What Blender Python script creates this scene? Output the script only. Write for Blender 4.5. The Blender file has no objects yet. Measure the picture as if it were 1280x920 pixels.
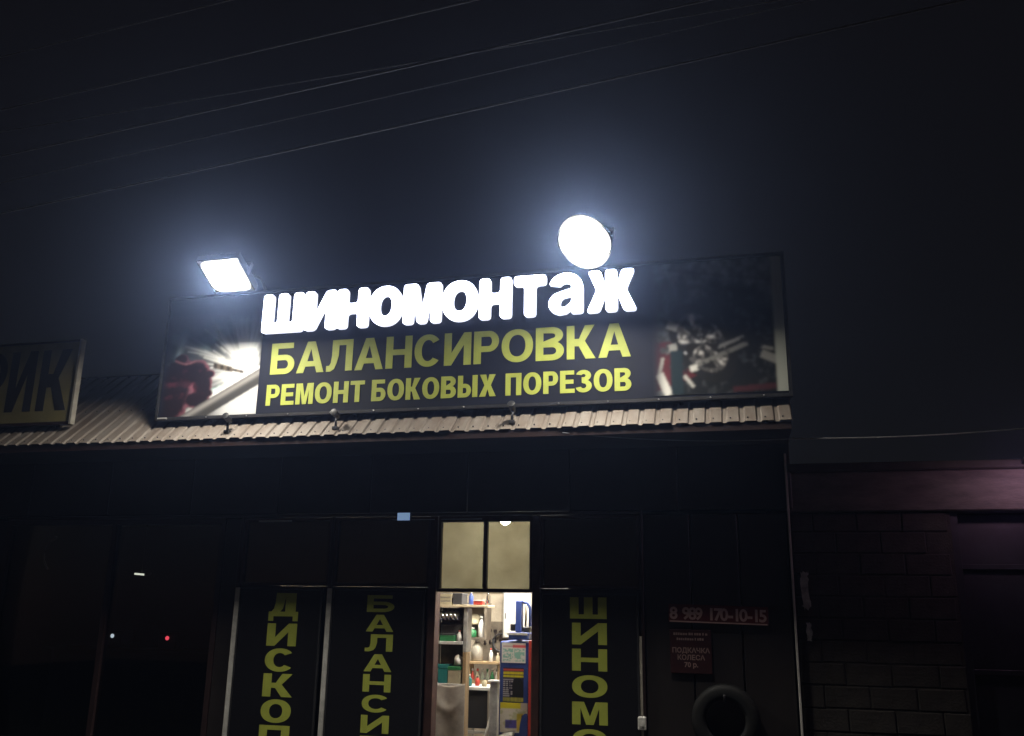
import bpy, bmesh, math, random
import numpy as np
from mathutils import Matrix, Vector

R = math.radians
random.seed(4)
sc = bpy.context.scene
COL = sc.collection

# ------------------------------------------------------------------ camera
cam_data = bpy.data.cameras.new('camera')
cam_data.sensor_width = 36.0
cam_data.lens = 1130.0 / 1280.0 * 36.0
cam_data.clip_start = 0.05
cam_data.clip_end = 500.0
cam = bpy.data.objects.new('camera', cam_data)
COL.objects.link(cam)
cam.matrix_world = (Matrix.Translation((0, -9.2, 1.75)) @ Matrix.Rotation(R(14.226), 4, 'Z')
                    @ Matrix.Rotation(R(90 + 15.117), 4, 'X') @ Matrix.Rotation(R(0.952), 4, 'Z'))
sc.camera = cam

# ------------------------------------------------------------------ night sky, faint moonlight
world = bpy.data.worlds.new('World')
sc.world = world
world.use_nodes = True
wn = world.node_tree
bg = wn.nodes['Background']
sky = wn.nodes.new('ShaderNodeTexSky')
sky.sky_type = 'NISHITA'
sky.sun_disc = False
sky.sun_elevation = R(4)
sky.sun_rotation = R(200)
tint = wn.nodes.new('ShaderNodeMix')
tint.data_type = 'RGBA'
tint.inputs['Factor'].default_value = 0.85
tint.inputs['B'].default_value = (0.9, 0.8, 1.05, 1)
wn.links.new(sky.outputs[0], tint.inputs['A'])
wn.links.new(tint.outputs['Result'], bg.inputs['Color'])
bg.inputs['Strength'].default_value = 0.0045
sun = bpy.data.lights.new('moon_light', 'SUN')
sun.energy = 0.006
sun.angle = R(0.5)
sun.color = (0.75, 0.85, 1.0)
sun_ob = bpy.data.objects.new('moon_light', sun)
sun_ob.rotation_euler = (R(50), 0, R(-20))
COL.objects.link(sun_ob)

sc.view_settings.view_transform = 'Standard'
sc.view_settings.look = 'None'
sc.view_settings.exposure = 0.0
sc.view_settings.gamma = 1.0
sc.cycles.use_denoising = True
sc.cycles.max_bounces = 8
sc.cycles.volume_bounces = 0
sc.cycles.sample_clamp_indirect = 4.0
sc.cycles.caustics_reflective = False
sc.cycles.caustics_refractive = False

FLOOD_WATTS = 160.0
LETTER_GLOW = 6.5
ROOM_GLOW = 300.0
GLARE_DENSITY = 0.0027
GLARE_ANISO = 0.88

# ------------------------------------------------------------------ materials
def mat(name, col, rough=0.6, metal=0.0, var=0.25, scale=4.0, bump=0.0, bscale=40.0, col2=None,
        stretch=(1, 1, 1), emit=None, strength=0.0, coat=0.0, spec=0.5):
    m = bpy.data.materials.new(name)
    m.use_nodes = True
    nt = m.node_tree
    b = nt.nodes['Principled BSDF']
    b.inputs['Roughness'].default_value = rough
    b.inputs['Metallic'].default_value = metal
    b.inputs['Coat Weight'].default_value = coat
    b.inputs['Specular IOR Level'].default_value = spec
    tc = nt.nodes.new('ShaderNodeTexCoord')
    mp = nt.nodes.new('ShaderNodeMapping')
    mp.inputs['Scale'].default_value = stretch
    nt.links.new(tc.outputs['Object'], mp.inputs['Vector'])
    n = nt.nodes.new('ShaderNodeTexNoise')
    n.inputs['Scale'].default_value = scale
    n.inputs['Detail'].default_value = 6.0
    n.inputs['Roughness'].default_value = 0.65
    nt.links.new(mp.outputs[0], n.inputs['Vector'])
    r = nt.nodes.new('ShaderNodeValToRGB')
    r.color_ramp.elements[0].position = 0.3
    r.color_ramp.elements[1].position = 0.72
    c2 = col2 or tuple(c * (1 - 2 * var) for c in col)
    r.color_ramp.elements[0].color = (*[max(0, c) for c in c2], 1)
    r.color_ramp.elements[1].color = (*[min(1, c * (1 + var * .3)) for c in col], 1)
    nt.links.new(n.outputs['Fac'], r.inputs['Fac'])
    nt.links.new(r.outputs['Color'], b.inputs['Base Color'])
    if bump:
        n2 = nt.nodes.new('ShaderNodeTexNoise')
        n2.inputs['Scale'].default_value = bscale
        n2.inputs['Detail'].default_value = 5.0
        nt.links.new(mp.outputs[0], n2.inputs['Vector'])
        bp = nt.nodes.new('ShaderNodeBump')
        bp.inputs['Strength'].default_value = bump
        bp.inputs['Distance'].default_value = 0.01
        nt.links.new(n2.outputs['Fac'], bp.inputs['Height'])
        nt.links.new(bp.outputs[0], b.inputs['Normal'])
    if emit:
        b.inputs['Emission Color'].default_value = (*emit, 1)
        b.inputs['Emission Strength'].default_value = strength
    return m

def print_mat(name, rough=0.45):
    m = bpy.data.materials.new(name)
    m.use_nodes = True
    nt = m.node_tree
    b = nt.nodes['Principled BSDF']
    a = nt.nodes.new('ShaderNodeVertexColor')
    a.layer_name = 'ink'
    nt.links.new(a.outputs['Color'], b.inputs['Base Color'])
    b.inputs['Roughness'].default_value = rough
    b.inputs['Specular IOR Level'].default_value = .2
    return m

def glass_mat(name, tint_col=(0.8, 0.85, 0.85)):
    m = bpy.data.materials.new(name)
    m.use_nodes = True
    nt = m.node_tree
    nt.nodes.remove(nt.nodes['Principled BSDF'])
    out = nt.nodes['Material Output']
    tr = nt.nodes.new('ShaderNodeBsdfTransparent')
    tr.inputs[0].default_value = (*tint_col, 1)
    gl = nt.nodes.new('ShaderNodeBsdfGlossy')
    gl.inputs['Roughness'].default_value = 0.03
    fr = nt.nodes.new('ShaderNodeFresnel')
    fr.inputs['IOR'].default_value = 1.5
    mx = nt.nodes.new('ShaderNodeMixShader')
    nt.links.new(fr.outputs[0], mx.inputs[0])
    nt.links.new(tr.outputs[0], mx.inputs[1])
    nt.links.new(gl.outputs[0], mx.inputs[2])
    nt.links.new(mx.outputs[0], out.inputs['Surface'])
    return m

def paper_mat(name):
    m = bpy.data.materials.new(name)
    m.use_nodes = True
    nt = m.node_tree
    nt.nodes.remove(nt.nodes['Principled BSDF'])
    out = nt.nodes['Material Output']
    tc = nt.nodes.new('ShaderNodeTexCoord')
    n = nt.nodes.new('ShaderNodeTexNoise')
    n.inputs['Scale'].default_value = 3.2
    n.inputs['Detail'].default_value = 5
    nt.links.new(tc.outputs['Object'], n.inputs['Vector'])
    r = nt.nodes.new('ShaderNodeValToRGB')
    r.color_ramp.elements[0].position = .3
    r.color_ramp.elements[0].color = (.36, .28, .17, 1)
    r.color_ramp.elements[1].position = .7
    r.color_ramp.elements[1].color = (.52, .43, .28, 1)
    nt.links.new(n.outputs['Fac'], r.inputs['Fac'])
    d = nt.nodes.new('ShaderNodeBsdfDiffuse')
    t = nt.nodes.new('ShaderNodeBsdfTranslucent')
    nt.links.new(r.outputs[0], d.inputs[0])
    nt.links.new(r.outputs[0], t.inputs[0])
    mx = nt.nodes.new('ShaderNodeMixShader')
    mx.inputs[0].default_value = .16
    nt.links.new(d.outputs[0], mx.inputs[1])
    nt.links.new(t.outputs[0], mx.inputs[2])
    nt.links.new(mx.outputs[0], out.inputs['Surface'])
    return m

def lens_mat(name, hx, hz, strength):
    m = bpy.data.materials.new(name)
    m.use_nodes = True
    nt = m.node_tree
    b = nt.nodes['Principled BSDF']
    uv = nt.nodes.new('ShaderNodeVertexColor')
    uv.layer_name = 'reach'
    ml = nt.nodes.new('ShaderNodeMath'); ml.operation = 'MULTIPLY'
    ml.inputs[1].default_value = strength
    nt.links.new(uv.outputs['Color'], ml.inputs[0])
    nt.links.new(ml.outputs[0], b.inputs['Emission Strength'])
    b.inputs['Emission Color'].default_value = (1, .95, .84, 1)
    b.inputs['Base Color'].default_value = (.5, .5, .48, 1)
    b.inputs['Roughness'].default_value = .25
    return m

M = {
    'asphalt': mat('asphalt', (.05, .05, .05), .85, var=.2, scale=9, bump=.4, bscale=160),
    'pavement': mat('pavement', (.055, .053, .05), .85, var=.2, scale=5, bump=.3, bscale=90),
    'cladding': mat('dark_cladding', (.022, .018, .018), .42, var=.2, scale=2.2, bump=.15, bscale=7),
    'trim': mat('dark_trim', (.03, .016, .016), .45, var=.2, scale=6),
    'door_frame': mat('brown_door_frame', (.055, .022, .018), .5, var=.3, scale=8),
    'soffit': mat('soffit_board', (.035, .033, .035), .6, var=.2, scale=3),
    'roofing': mat('beige_roofing', (.20, .182, .162), .5, var=.2, scale=2.4, col2=(.12, .09, .07), stretch=(3.0, .5, .5), bump=.06, bscale=20),
    'dirty_white': mat('dirty_white_metal', (.62, .61, .58), .45, var=.2, scale=7),
    'grey_metal': mat('grey_metal', (.3, .3, .31), .4, .7, var=.2, scale=9),
    'dark_metal': mat('dark_metal', (.05, .05, .055), .45, .4, var=.2, scale=9),
    'navy': mat('navy_banner', (.010, .012, .024), .6, spec=.2, var=.15, scale=2.0, bump=.12, bscale=2.5),
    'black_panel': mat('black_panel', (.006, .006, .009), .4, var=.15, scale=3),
    'yellow': mat('yellow_film', (.42, .47, .075), .55, var=.12, scale=5),
    'letter_lit': mat('lit_letter_face', (.8, .8, .85), .4, var=.02, emit=(.74, .79, 1.0), strength=LETTER_GLOW),
    'lit_letter_side': mat('lit_letter_side', (.8, .8, .85), .4, var=.02, emit=(.86, .88, 1.0), strength=1.3),
    'tan_sign': mat('aged_yellow_panel', (.24, .21, .085), .5, var=.14, scale=3),
    'dark_ink': mat('dark_ink', (.018, .017, .015), .5, var=.1),
    'rim_edge': mat('pale_edge', (.42, .39, .33), .5, var=.2, scale=8),
    'cable': mat('cable_rubber', (.27, .27, .29), .6, var=.1),
    'light_cable': mat('grey_cable', (.42, .42, .44), .6, var=.1),
    'block': mat('dark_block', (.034, .029, .024), .9, var=.3, scale=7, bump=.6, bscale=45),
    'mortar': mat('mortar', (.034, .03, .026), .95, var=.2, scale=12, bump=.4, bscale=70),
    'concrete': mat('concrete_beam', (.10, .09, .085), .9, var=.25, scale=5, bump=.4, bscale=40, stretch=(.6, 1, 2)),
    'plaster': mat('pale_plaster', (.42, .43, .42), .9, var=.3, scale=14, bump=.5, bscale=60),
    'gate': mat('gate_paint', (.022, .022, .032), .5, var=.25, scale=4),
    'rubber': mat('tyre_rubber', (.009, .009, .009), .7, spec=.25, var=.2, scale=20),
    'red_sign': mat('dark_red_sign', (.11, .010, .013), .5, var=.15, scale=5),
    'notice': mat('faded_notice', (.035, .009, .010), .6, var=.2, scale=5, spec=.2),
    'faded_ink': mat('faded_ink', (.26, .17, .16), .6, var=.15),
    'red_ink': mat('pale_pink_ink', (.55, .36, .34), .5, var=.1),
    'in_wall': mat('plastered_inner_wall', (.46, .40, .31), .9, var=.25, scale=3, bump=.4, bscale=25),
    'in_dark': mat('dark_brown_wall', (.17, .14, .105), .9, var=.3, scale=5, bump=.3, bscale=30),
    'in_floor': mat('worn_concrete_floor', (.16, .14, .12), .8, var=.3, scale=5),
    'ceiling': mat('pale_ceiling', (.6, .56, .48), .9, var=.15, scale=3),
    'wood': mat('raw_wood', (.42, .29, .15), .7, var=.3, scale=6, stretch=(1, 1, .15)),
    'pale_wood': mat('pale_wood', (.66, .56, .38), .7, var=.2, scale=6, stretch=(.15, 1, 1)),
    'shelf_metal': mat('galvanised_shelf', (.42, .41, .38), .45, .3, var=.25, scale=9),
    'chrome': mat('chrome', (.8, .8, .8), .16, 1.0, var=.08),
    'cloth': mat('grey_cloth', (.45, .41, .36), .95, var=.2, scale=6, bump=.3, bscale=120),
    'teal': mat('teal_plastic', (.02, .19, .19), .5, var=.2),
    'green': mat('green_plastic', (.03, .2, .07), .5, var=.25),
    'carton': mat('carton', (.52, .46, .31), .85, var=.2),
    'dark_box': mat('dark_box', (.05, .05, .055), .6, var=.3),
    'red': mat('red_plastic', (.5, .05, .035), .5, var=.2),
    'blue': mat('blue_machine_paint', (.05, .10, .40), .4, var=.2, scale=5, coat=.3),
    'white': mat('white_card', (.72, .70, .66), .7, var=.12),
    'glass_bottle': mat('cloudy_bottle', (.3, .34, .26), .2, var=.3, coat=.4),
    'black': mat('black_plastic', (.012, .012, .013), .5, var=.2),
    'print': print_mat('printed_vinyl', .6),
    'print_paper': print_mat('printed_paper', .7),
    'glass': glass_mat('window_glass'),
    'paper': paper_mat('kraft_paper'),
    'lens': lens_mat('floodlight_lens', .2, .2, 60),
    'tube': mat('fluorescent_tube', (.9, .9, .9), .3, var=.02, emit=(1, .94, .83), strength=ROOM_GLOW),
    'streak_glow': mat('streak_glow', (.9, .9, .9), .3, var=.02, emit=(1, .93, .78), strength=1.2),
    'glint_white': mat('white_glint', (.9, .9, .9), .3, var=.02, emit=(.85, .9, 1), strength=.9),
    'glint_red': mat('red_glint', (.9, .1, .1), .3, var=.02, emit=(1, .08, .12), strength=1.4),
    'led_blue': mat('bluish_display', (.7, .8, .9), .3, var=.02, emit=(.35, .55, .9), strength=.42),
    'pink_lamp': mat('pinkish_bulb', (.9, .8, .8), .3, var=.02, emit=(1, .55, .80), strength=150),
}

# ------------------------------------------------------------------ geometry helpers
def link(ob, parent=None):
    COL.objects.link(ob)
    if parent is not None:
        ob.parent = parent
        ob.matrix_parent_inverse = parent.matrix_world.inverted()
    return ob

def tag(o, label=None, cat=None, group=None, kind=None):
    if label: o['label'] = label
    if cat: o['category'] = cat
    if group: o['group'] = group
    if kind: o['kind'] = kind
    return o

def empty(name, loc, label=None, cat=None, group=None):
    o = bpy.data.objects.new(name, None)
    o.empty_display_size = .1
    o.location = loc
    COL.objects.link(o)
    o.matrix_world = Matrix.Translation(loc)
    return tag(o, label, cat, group)

def from_bm(name, bm, m, parent=None, smooth=False):
    me = bpy.data.meshes.new(name)
    bm.normal_update()
    bm.to_mesh(me)
    bm.free()
    me.materials.append(M[m] if isinstance(m, str) else m)
    if smooth:
        for p in me.polygons: p.use_smooth = True
    ob = bpy.data.objects.new(name, me)
    return link(ob, parent)

def bm_box(bm, x0, x1, y0, y1, z0, z1, mtx=None):
    vs = [bm.verts.new((x, y, z)) for x in (x0, x1) for y in (y0, y1) for z in (z0, z1)]
    for f in ((0, 1, 3, 2), (4, 6, 7, 5), (0, 4, 5, 1), (2, 3, 7, 6), (0, 2, 6, 4), (1, 5, 7, 3)):
        bm.faces.new([vs[i] for i in f])
    if mtx is not None:
        for v in vs: v.co = mtx @ v.co
    return vs

def box(name, x0, x1, y0, y1, z0, z1, m, parent=None, bev=.004, mtx=None):
    bm = bmesh.new()
    bm_box(bm, x0, x1, y0, y1, z0, z1, mtx)
    if bev:
        bev = min(bev, .3 * min(x1 - x0, y1 - y0, z1 - z0))
        bmesh.ops.bevel(bm, geom=bm.edges[:], offset=bev, segments=1, affect='EDGES')
    bmesh.ops.recalc_face_normals(bm, faces=bm.faces[:])
    return from_bm(name, bm, m, parent)

def bm_tube(bm, pts, r, n=8, cap=True):
    pts = [Vector(p) for p in pts]
    rings = []
    for i, p in enumerate(pts):
        d = (pts[min(i + 1, len(pts) - 1)] - pts[max(i - 1, 0)]).normalized()
        up = Vector((0, 0, 1)) if abs(d.z) < .9 else Vector((1, 0, 0))
        u = d.cross(up).normalized()
        v = u.cross(d).normalized()
        rr = r[i] if isinstance(r, (list, tuple)) else r
        rings.append([bm.verts.new(p + (u * math.cos(2 * math.pi * k / n) + v * math.sin(2 * math.pi * k / n)) * rr) for k in range(n)])
    for a, b in zip(rings, rings[1:]):
        for k in range(n):
            bm.faces.new((a[k], a[(k + 1) % n], b[(k + 1) % n], b[k]))
    if cap:
        bm.faces.new(rings[0][::-1])
        bm.faces.new(rings[-1])

def tube(name, pts, r, m, parent=None, n=8):
    bm = bmesh.new()
    bm_tube(bm, pts, r, n)
    bmesh.ops.recalc_face_normals(bm, faces=bm.faces[:])
    return from_bm(name, bm, m, parent, True)

def lathe(name, prof, m, parent=None, n=20, mtx=None, closed=False):
    bm = bmesh.new()
    rings = []
    for (r, z) in prof:
        rings.append([bm.verts.new((r * math.cos(2 * math.pi * k / n), r * math.sin(2 * math.pi * k / n), z)) for k in range(n)])
    pr = list(zip(rings, rings[1:]))
    if closed: pr.append((rings[-1], rings[0]))
    for a, b in pr:
        for k in range(n):
            bm.faces.new((a[k], a[(k + 1) % n], b[(k + 1) % n], b[k]))
    if not closed:
        bm.faces.new(rings[0][::-1])
        bm.faces.new(rings[-1])
    bmesh.ops.recalc_face_normals(bm, faces=bm.faces[:])
    if mtx is not None: bm.transform(mtx)
    return from_bm(name, bm, m, parent, True)

def print_grid(name, x0, x1, z0, z1, y, nx, nz, fn, m, parent=None, bulge=None, soft=1):
    """a printed sheet facing -Y; fn(u, v) -> r,g,b ink arrays; thickness 3 mm"""
    u, v = np.meshgrid(np.linspace(0, 1, nx), np.linspace(0, 1, nz))
    col = np.stack([np.broadcast_to(c, u.shape) for c in fn(u, v)], -1).clip(0.004, .85)
    for _ in range(soft):                # ink spread of a coarse print
        pd = np.pad(col, ((1, 1), (1, 1), (0, 0)), mode='edge')
        col = (pd[:-2, 1:-1] + pd[2:, 1:-1] + pd[1:-1, :-2] + pd[1:-1, 2:] + 2 * pd[1:-1, 1:-1]) / 6
    yy = np.full(u.shape, y, float)
    if bulge is not None: yy = yy + bulge(u, v)
    co = np.stack([x0 + (x1 - x0) * u, yy, z0 + (z1 - z0) * v], -1).reshape(-1, 3)
    idx = np.arange(nx * nz).reshape(nz, nx)
    faces = np.stack([idx[:-1, :-1], idx[:-1, 1:], idx[1:, 1:], idx[1:, :-1]], -1).reshape(-1, 4).tolist()
    back = co.copy(); back[:, 1] += .003
    n0 = len(co)
    border = list(idx[0, :]) + list(idx[1:, -1]) + list(idx[-1, -2::-1]) + list(idx[-2:0:-1, 0])
    corner = [int(i) for i in border]
    verts = np.concatenate([co, back[corner]]).tolist()
    for i in range(len(corner)):
        j = (i + 1) % len(corner)
        faces.append([corner[i], n0 + i, n0 + j, corner[j]])
    me = bpy.data.meshes.new(name)
    me.from_pydata(verts, [], faces)
    at = me.color_attributes.new('ink', 'FLOAT_COLOR', 'POINT')
    c4 = np.ones((len(verts), 4))
    c4[:n0, :3] = col.reshape(-1, 3)
    c4[n0:, :3] = col.reshape(-1, 3)[corner]
    at.data.foreach_set('color', c4.ravel())
    me.materials.append(M[m])
    for p in me.polygons: p.use_smooth = False
    return link(bpy.data.objects.new(name, me), parent)

# smooth value noise for the prints
def vnoise(u, v, sx, sy, seed, octs=4):
    rs = np.random.RandomState(seed)
    tot = 0; amp = 1; norm = 0
    for o in range(octs):
        g = rs.rand(int(sy) + 3, int(sx) + 3)
        x = u * sx; y = v * sy
        xi = np.floor(x).astype(int).clip(0, int(sx) + 1); yi = np.floor(y).astype(int).clip(0, int(sy) + 1)
        fx = x - xi; fy = y - yi
        fx = fx * fx * (3 - 2 * fx); fy = fy * fy * (3 - 2 * fy)
        xj = np.minimum(xi + 1, g.shape[1] - 1); yj = np.minimum(yi + 1, g.shape[0] - 1)
        tot = tot + amp * ((g[yi, xi] * (1 - fx) + g[yi, xj] * fx) * (1 - fy) + (g[yj, xi] * (1 - fx) + g[yj, xj] * fx) * fy)
        norm += amp; amp *= .55; sx *= 2; sy *= 2
    return tot / norm

def sstep(a, b, x):
    t = np.clip((x - a) / (b - a), 0, 1)
    return t * t * (3 - 2 * t)

# ------------------------------------------------------------------ block lettering
def arc(cx, cy, rx, ry, a0, a1, n=14, e=1.0):
    out = []
    for i in range(n + 1):
        a = R(a0 + (a1 - a0) * i / n)
        c, s = math.cos(a), math.sin(a)
        c = math.copysign(abs(c) ** e, c); s = math.copysign(abs(s) ** e, s)
        out.append((cx + rx * c, cy + ry * s))
    return out

def glyph(ch, w, s, t):
    h = w / 2
    if ch == 'Ш':
        return [[(0, 0), (w, 0), (w, 1), (w - s, 1), (w - s, t), (h + s / 2, t), (h + s / 2, 1), (h - s / 2, 1), (h - s / 2, t), (s, t), (s, 1), (0, 1)]]
    if ch == 'И':
        return [[(0, 0), (s, 0), (w - s, .62), (w - s, 0), (w, 0), (w, 1), (w - s, 1), (s, .38), (s, 1), (0, 1)]]
    if ch == 'Н':
        a, b = .5 - t / 2, .5 + t / 2
        return [[(0, 0), (s, 0), (s, a), (w - s, a), (w - s, 0), (w, 0), (w, 1), (w - s, 1), (w - s, b), (s, b), (s, 1), (0, 1)]]
    if ch == 'О':
        return [arc(h, .5, h, .51, 0, 352, 40, .92), arc(h, .5, h - s, .51 - t, 0, 350, 32, .92)]
    if ch == 'М':
        return [[(0, 0), (s * .95, 0), (s * .95, .72), (h - .42 * s, 0), (h + .42 * s, 0), (w - s * .95, .72), (w - s * .95, 0), (w, 0), (w, 1), (w - 1.35 * s, 1), (h, .36), (1.35 * s, 1), (0, 1)]]
    if ch == 'Т':
        return [[(h - s / 2, 0), (h + s / 2, 0), (h + s / 2, 1 - t), (w, 1 - t), (w, 1), (0, 1), (0, 1 - t), (h - s / 2, 1 - t)]]
    if ch == 'П':
        return [[(0, 0), (s, 0), (s, 1 - t), (w - s, 1 - t), (w - s, 0), (w, 0), (w, 1), (0, 1)]]
    if ch == 'Е':
        return [[(0, 0), (w, 0), (w, t), (s, t), (s, .5 - t / 2), (w * .92, .5 - t / 2), (w * .92, .5 + t / 2), (s, .5 + t / 2), (s, 1 - t), (w * .97, 1 - t), (w * .97, 1), (0, 1)]]
    if ch == 'Б':
        c = w * .6
        return [[(0, 0)] + arc(c, .31, w - c, .31, -90, 90) + [(s, .62), (s, 1 - t), (.92 * w, 1 - t), (.92 * w, 1), (0, 1)],
                [(s, t)] + arc(c, .31, max(w - c - s * .95, .04), .31 - t, -90, 90, 10) + [(s, .62 - t)]]
    if ch == 'Р':
        c = w * .6
        return [[(0, 0), (s, 0), (s, .36)] + arc(c, .68, w - c, .32, -90, 90) + [(0, 1)],
                [(s, .36 + t)] + arc(c, .68, max(w - c - s * .95, .04), .32 - t, -90, 90, 10) + [(s, 1 - t)]]
    if ch == 'В':
        c = w * .58
        return [[(0, 0)] + arc(c, .285, w - c, .285, -90, 62, 12) + arc(c, .755, (w - c) * .92, .245, -58, 90, 12) + [(0, 1)],
                [(s, t)] + arc(c, .285, max(w - c - s, .03), .285 - t, -90, 90, 8) + [(s, .57 - t)],
                [(s, .57)] + arc(c, .74, max((w - c) * .92 - s, .03), .26 - t * .55 - .09, -90, 90, 8) + [(s, 1 - t)]]
    if ch == 'Ы':
        w2 = w * .68; c = w2 * .55
        return [[(0, 0)] + arc(c, .31, w2 - c, .31, -90, 90) + [(s, .62), (s, 1), (0, 1)],
                [(s, t)] + arc(c, .31, max(w2 - c - s * .9, .03), .31 - t, -90, 90, 8) + [(s, .62 - t)],
                [(w - s, 0), (w, 0), (w, 1), (w - s, 1)]]
    if ch == 'К':
        return [[(0, 0), (s, 0), (s, .38), (.42 * w, .38), (w - 1.28 * s, 0), (w, 0), (.63 * w, .53), (.97 * w, 1), (.97 * w - 1.22 * s, 1), (.43 * w, .60), (s, .60), (s, 1), (0, 1)]]
    if ch == 'Х':
        return [[(0, 0), (1.2 * s, 0), (h, .34), (w - 1.2 * s, 0), (w, 0), (h + .62 * s, .51), (.97 * w, 1), (.97 * w - 1.2 * s, 1), (h, .68), (.03 * w + 1.2 * s, 1), (.03 * w, 1), (h - .62 * s, .51)]]
    if ch == 'А':
        k = 1.05 * s
        def xl(z): return .5 * (w - 1.15 * s) * z          # outer left edge
        z1, z2 = .2, .2 + t * .95
        top = 1 - 1.05 * t * 1.25
        return [[(0, 0), (k, 0), (k + xl(z1) * .95, z1), (w - k - xl(z1) * .95, z1), (w - k, 0), (w, 0), (w - xl(1), 1), (xl(1), 1)],
                [(k + xl(z2) * .95, z2), (w - k - xl(z2) * .95, z2), (h, top)]]
    if ch == 'Л':
        a = .2 * w
        return [[(w, 0), (w, 1), (a, 1), (a, .5), (a - .03 * w, .27), (a - .09 * w, t), (0, t), (0, -.01), (.16 * w, -.01), (.31 * w, .07), (.39 * w, .24), (a + s, .5), (a + s, 1 - t), (w - s, 1 - t), (w - s, 0)]]
    if ch == 'С':
        return [arc(h, .5, h, .51, 38, 322, 30, .95) + arc(h, .5, h - s, .51 - t, 318, 42, 26, .95)]
    if ch == 'З':
        c = .46 * w
        return [arc(c, .285, w - c, .295, -165, 68, 18) + arc(c, .75, (w - c) * .92, .26, -58, 165, 16)
                + arc(c, .75, (w - c) * .92 - s, max(.26 - t, .06), 160, -90, 12) + [(.34 * w, .75 - max(.26 - t, .06)), (.34 * w, .285 + .295 - t * .8)]
                + arc(c, .285, w - c - s, max(.295 - t, .06), 90, -162, 12)]
    if ch == 'Д':
        return [[(0, -.2), (.17 * w, -.2), (.17 * w, 0), (.83 * w, 0), (.83 * w, -.2), (w, -.2), (w, t), (.91 * w, t), (.91 * w, 1), (.23 * w, 1), (.215 * w, .6), (.17 * w, .33), (.09 * w, t), (0, t)],
                [(.09 * w + s * .85, t), (.91 * w - s, t), (.91 * w - s, 1 - t), (.23 * w + s * .9, 1 - t), (.22 * w + s * .85, .6), (.17 * w + s * .85, .33)]]
    if ch == 'а':
        return [[(w, 0), (w, .62)] + arc(h, .66, h * .98, .35, 5, 168, 18) + [(s * .95, .69)] + arc(h, .66, h - s, .35 - t, 160, 0, 10)
                + [(w - s, .62), (.38 * w, .56), (.13 * w, .49), (0, .34), (0, .2), (.1 * w, .05), (.3 * w, -.01), (.5 * w, .01), (w - s, .1), (w - s, 0)],
                [(w - s, .43), (.42 * w, .4), (s, .32), (s, .22), (.36 * w, .16), (.5 * w, .18), (w - s, .29)]]
    if ch == 'ж':
        q = .5 * s
        return [[(0, 0), (1.1 * s, 0), (h - q, .40), (h - q, 0), (h + q, 0), (h + q, .40), (w - 1.1 * s, 0), (w, 0), (h + 1.25 * s, .52), (.97 * w, .99), (.97 * w - 1.1 * s, 1.0), (h + q, .64), (h + q, 1), (h - q, 1), (h - q, .64), (.03 * w + 1.1 * s, 1.0), (.03 * w, .99), (h - 1.25 * s, .52)]]
    raise KeyError(ch)

def rounded(loop, r):
    out = []
    n = len(loop)
    for i in range(n):
        p, c, q = Vector(loop[i - 1]), Vector(loop[i]), Vector(loop[(i + 1) % n])
        a, b = p - c, q - c
        if a.length < 1e-6 or b.length < 1e-6 or a.angle(b) > 2.6:
            out.append(tuple(c)); continue
        k = min(r, a.length * .4, b.length * .4)
        s0, s1 = c + a.normalized() * k, c + b.normalized() * k
        for t in (0, .25, .5, .75, 1):
            out.append(tuple(s0 * (1 - t) ** 2 + c * (2 * t * (1 - t)) + s1 * t * t))
    return out

def letter(name, ch, x0, x1, z0, z1, y, m, parent, s=.21, t=.17, depth=.002, bevel=0.0, rnd=0.0):
    """one letter as its own mesh, front face at y, filling the given rectangle"""
    hgt = z1 - z0
    w = (x1 - x0) / hgt
    loops = glyph(ch, w, s, t)
    allz = [p[1] for l in loops for p in l]
    lo, hi = min(allz), max(allz)
    if rnd: loops = [rounded(l, rnd) for l in loops]
    cu = bpy.data.curves.new(name, 'CURVE')
    cu.dimensions = '2D'
    cu.fill_mode = 'BOTH'
    cu.extrude = max(depth / 2 - bevel, .0005)
    cu.bevel_depth = bevel
    cu.bevel_resolution = 1
    cu.offset = -bevel
    for l in loops:
        sp = cu.splines.new('POLY')
        sp.points.add(len(l) - 1)
        sp.use_cyclic_u = True
        for q, (a, b) in zip(sp.points, l):
            q.co = (a * hgt, (b - lo) / (hi - lo) * hgt, 0, 1)
    tmp = bpy.data.objects.new('tmp', cu)
    me = bpy.data.meshes.new_from_object(tmp)
    bpy.data.objects.remove(tmp)
    bpy.data.curves.remove(cu)
    me.name = name
    me.transform(Matrix.Translation((x0, y + depth / 2, z0)) @ Matrix.Rotation(R(90), 4, 'X'))
    me.materials.clear()
    me.materials.append(M[m])
    return link(bpy.data.objects.new(name, me), parent)

WID = dict(zip('ШИНОМТПЕБРВЫКХАЛСЗД', (1.02, .76, .76, .86, .9, .72, .76, .68, .74, .7, .76, .98, .76, .82, .84, .78, .78, .7, .82)))

def word(name, text, x0, x1, z0, z1, y, m, parent, s=.21, t=.17, gap=.075):
    ws = [WID[c] for c in text]
    k = (x1 - x0) / (sum(ws) + gap * (len(ws) - 1))
    x = x0
    for c, wi in zip(text, ws):
        letter(name, c, x, x + wi * k, z0, z1, y, m, parent, s, t)
        x += (wi + gap) * k

def text_line(name, body, size, x, z, y, m, parent, align='LEFT'):
    cu = bpy.data.curves.new(name, 'FONT')
    cu.body = body
    cu.size = size
    cu.align_x = align
    cu.extrude = .0006
    cu.offset = size * .028
    cu.resolution_u = 3
    tmp = bpy.data.objects.new('tmp', cu)
    me = bpy.data.meshes.new_from_object(tmp)
    bpy.data.objects.remove(tmp)
    me.name = name
    me.transform(Matrix.Translation((x, y, z)) @ Matrix.Rotation(R(90), 4, 'X'))
    me.materials.clear()
    me.materials.append(M[m])
    return link(bpy.data.objects.new(name, me), parent)

GZ = -.45      # ground level

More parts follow.
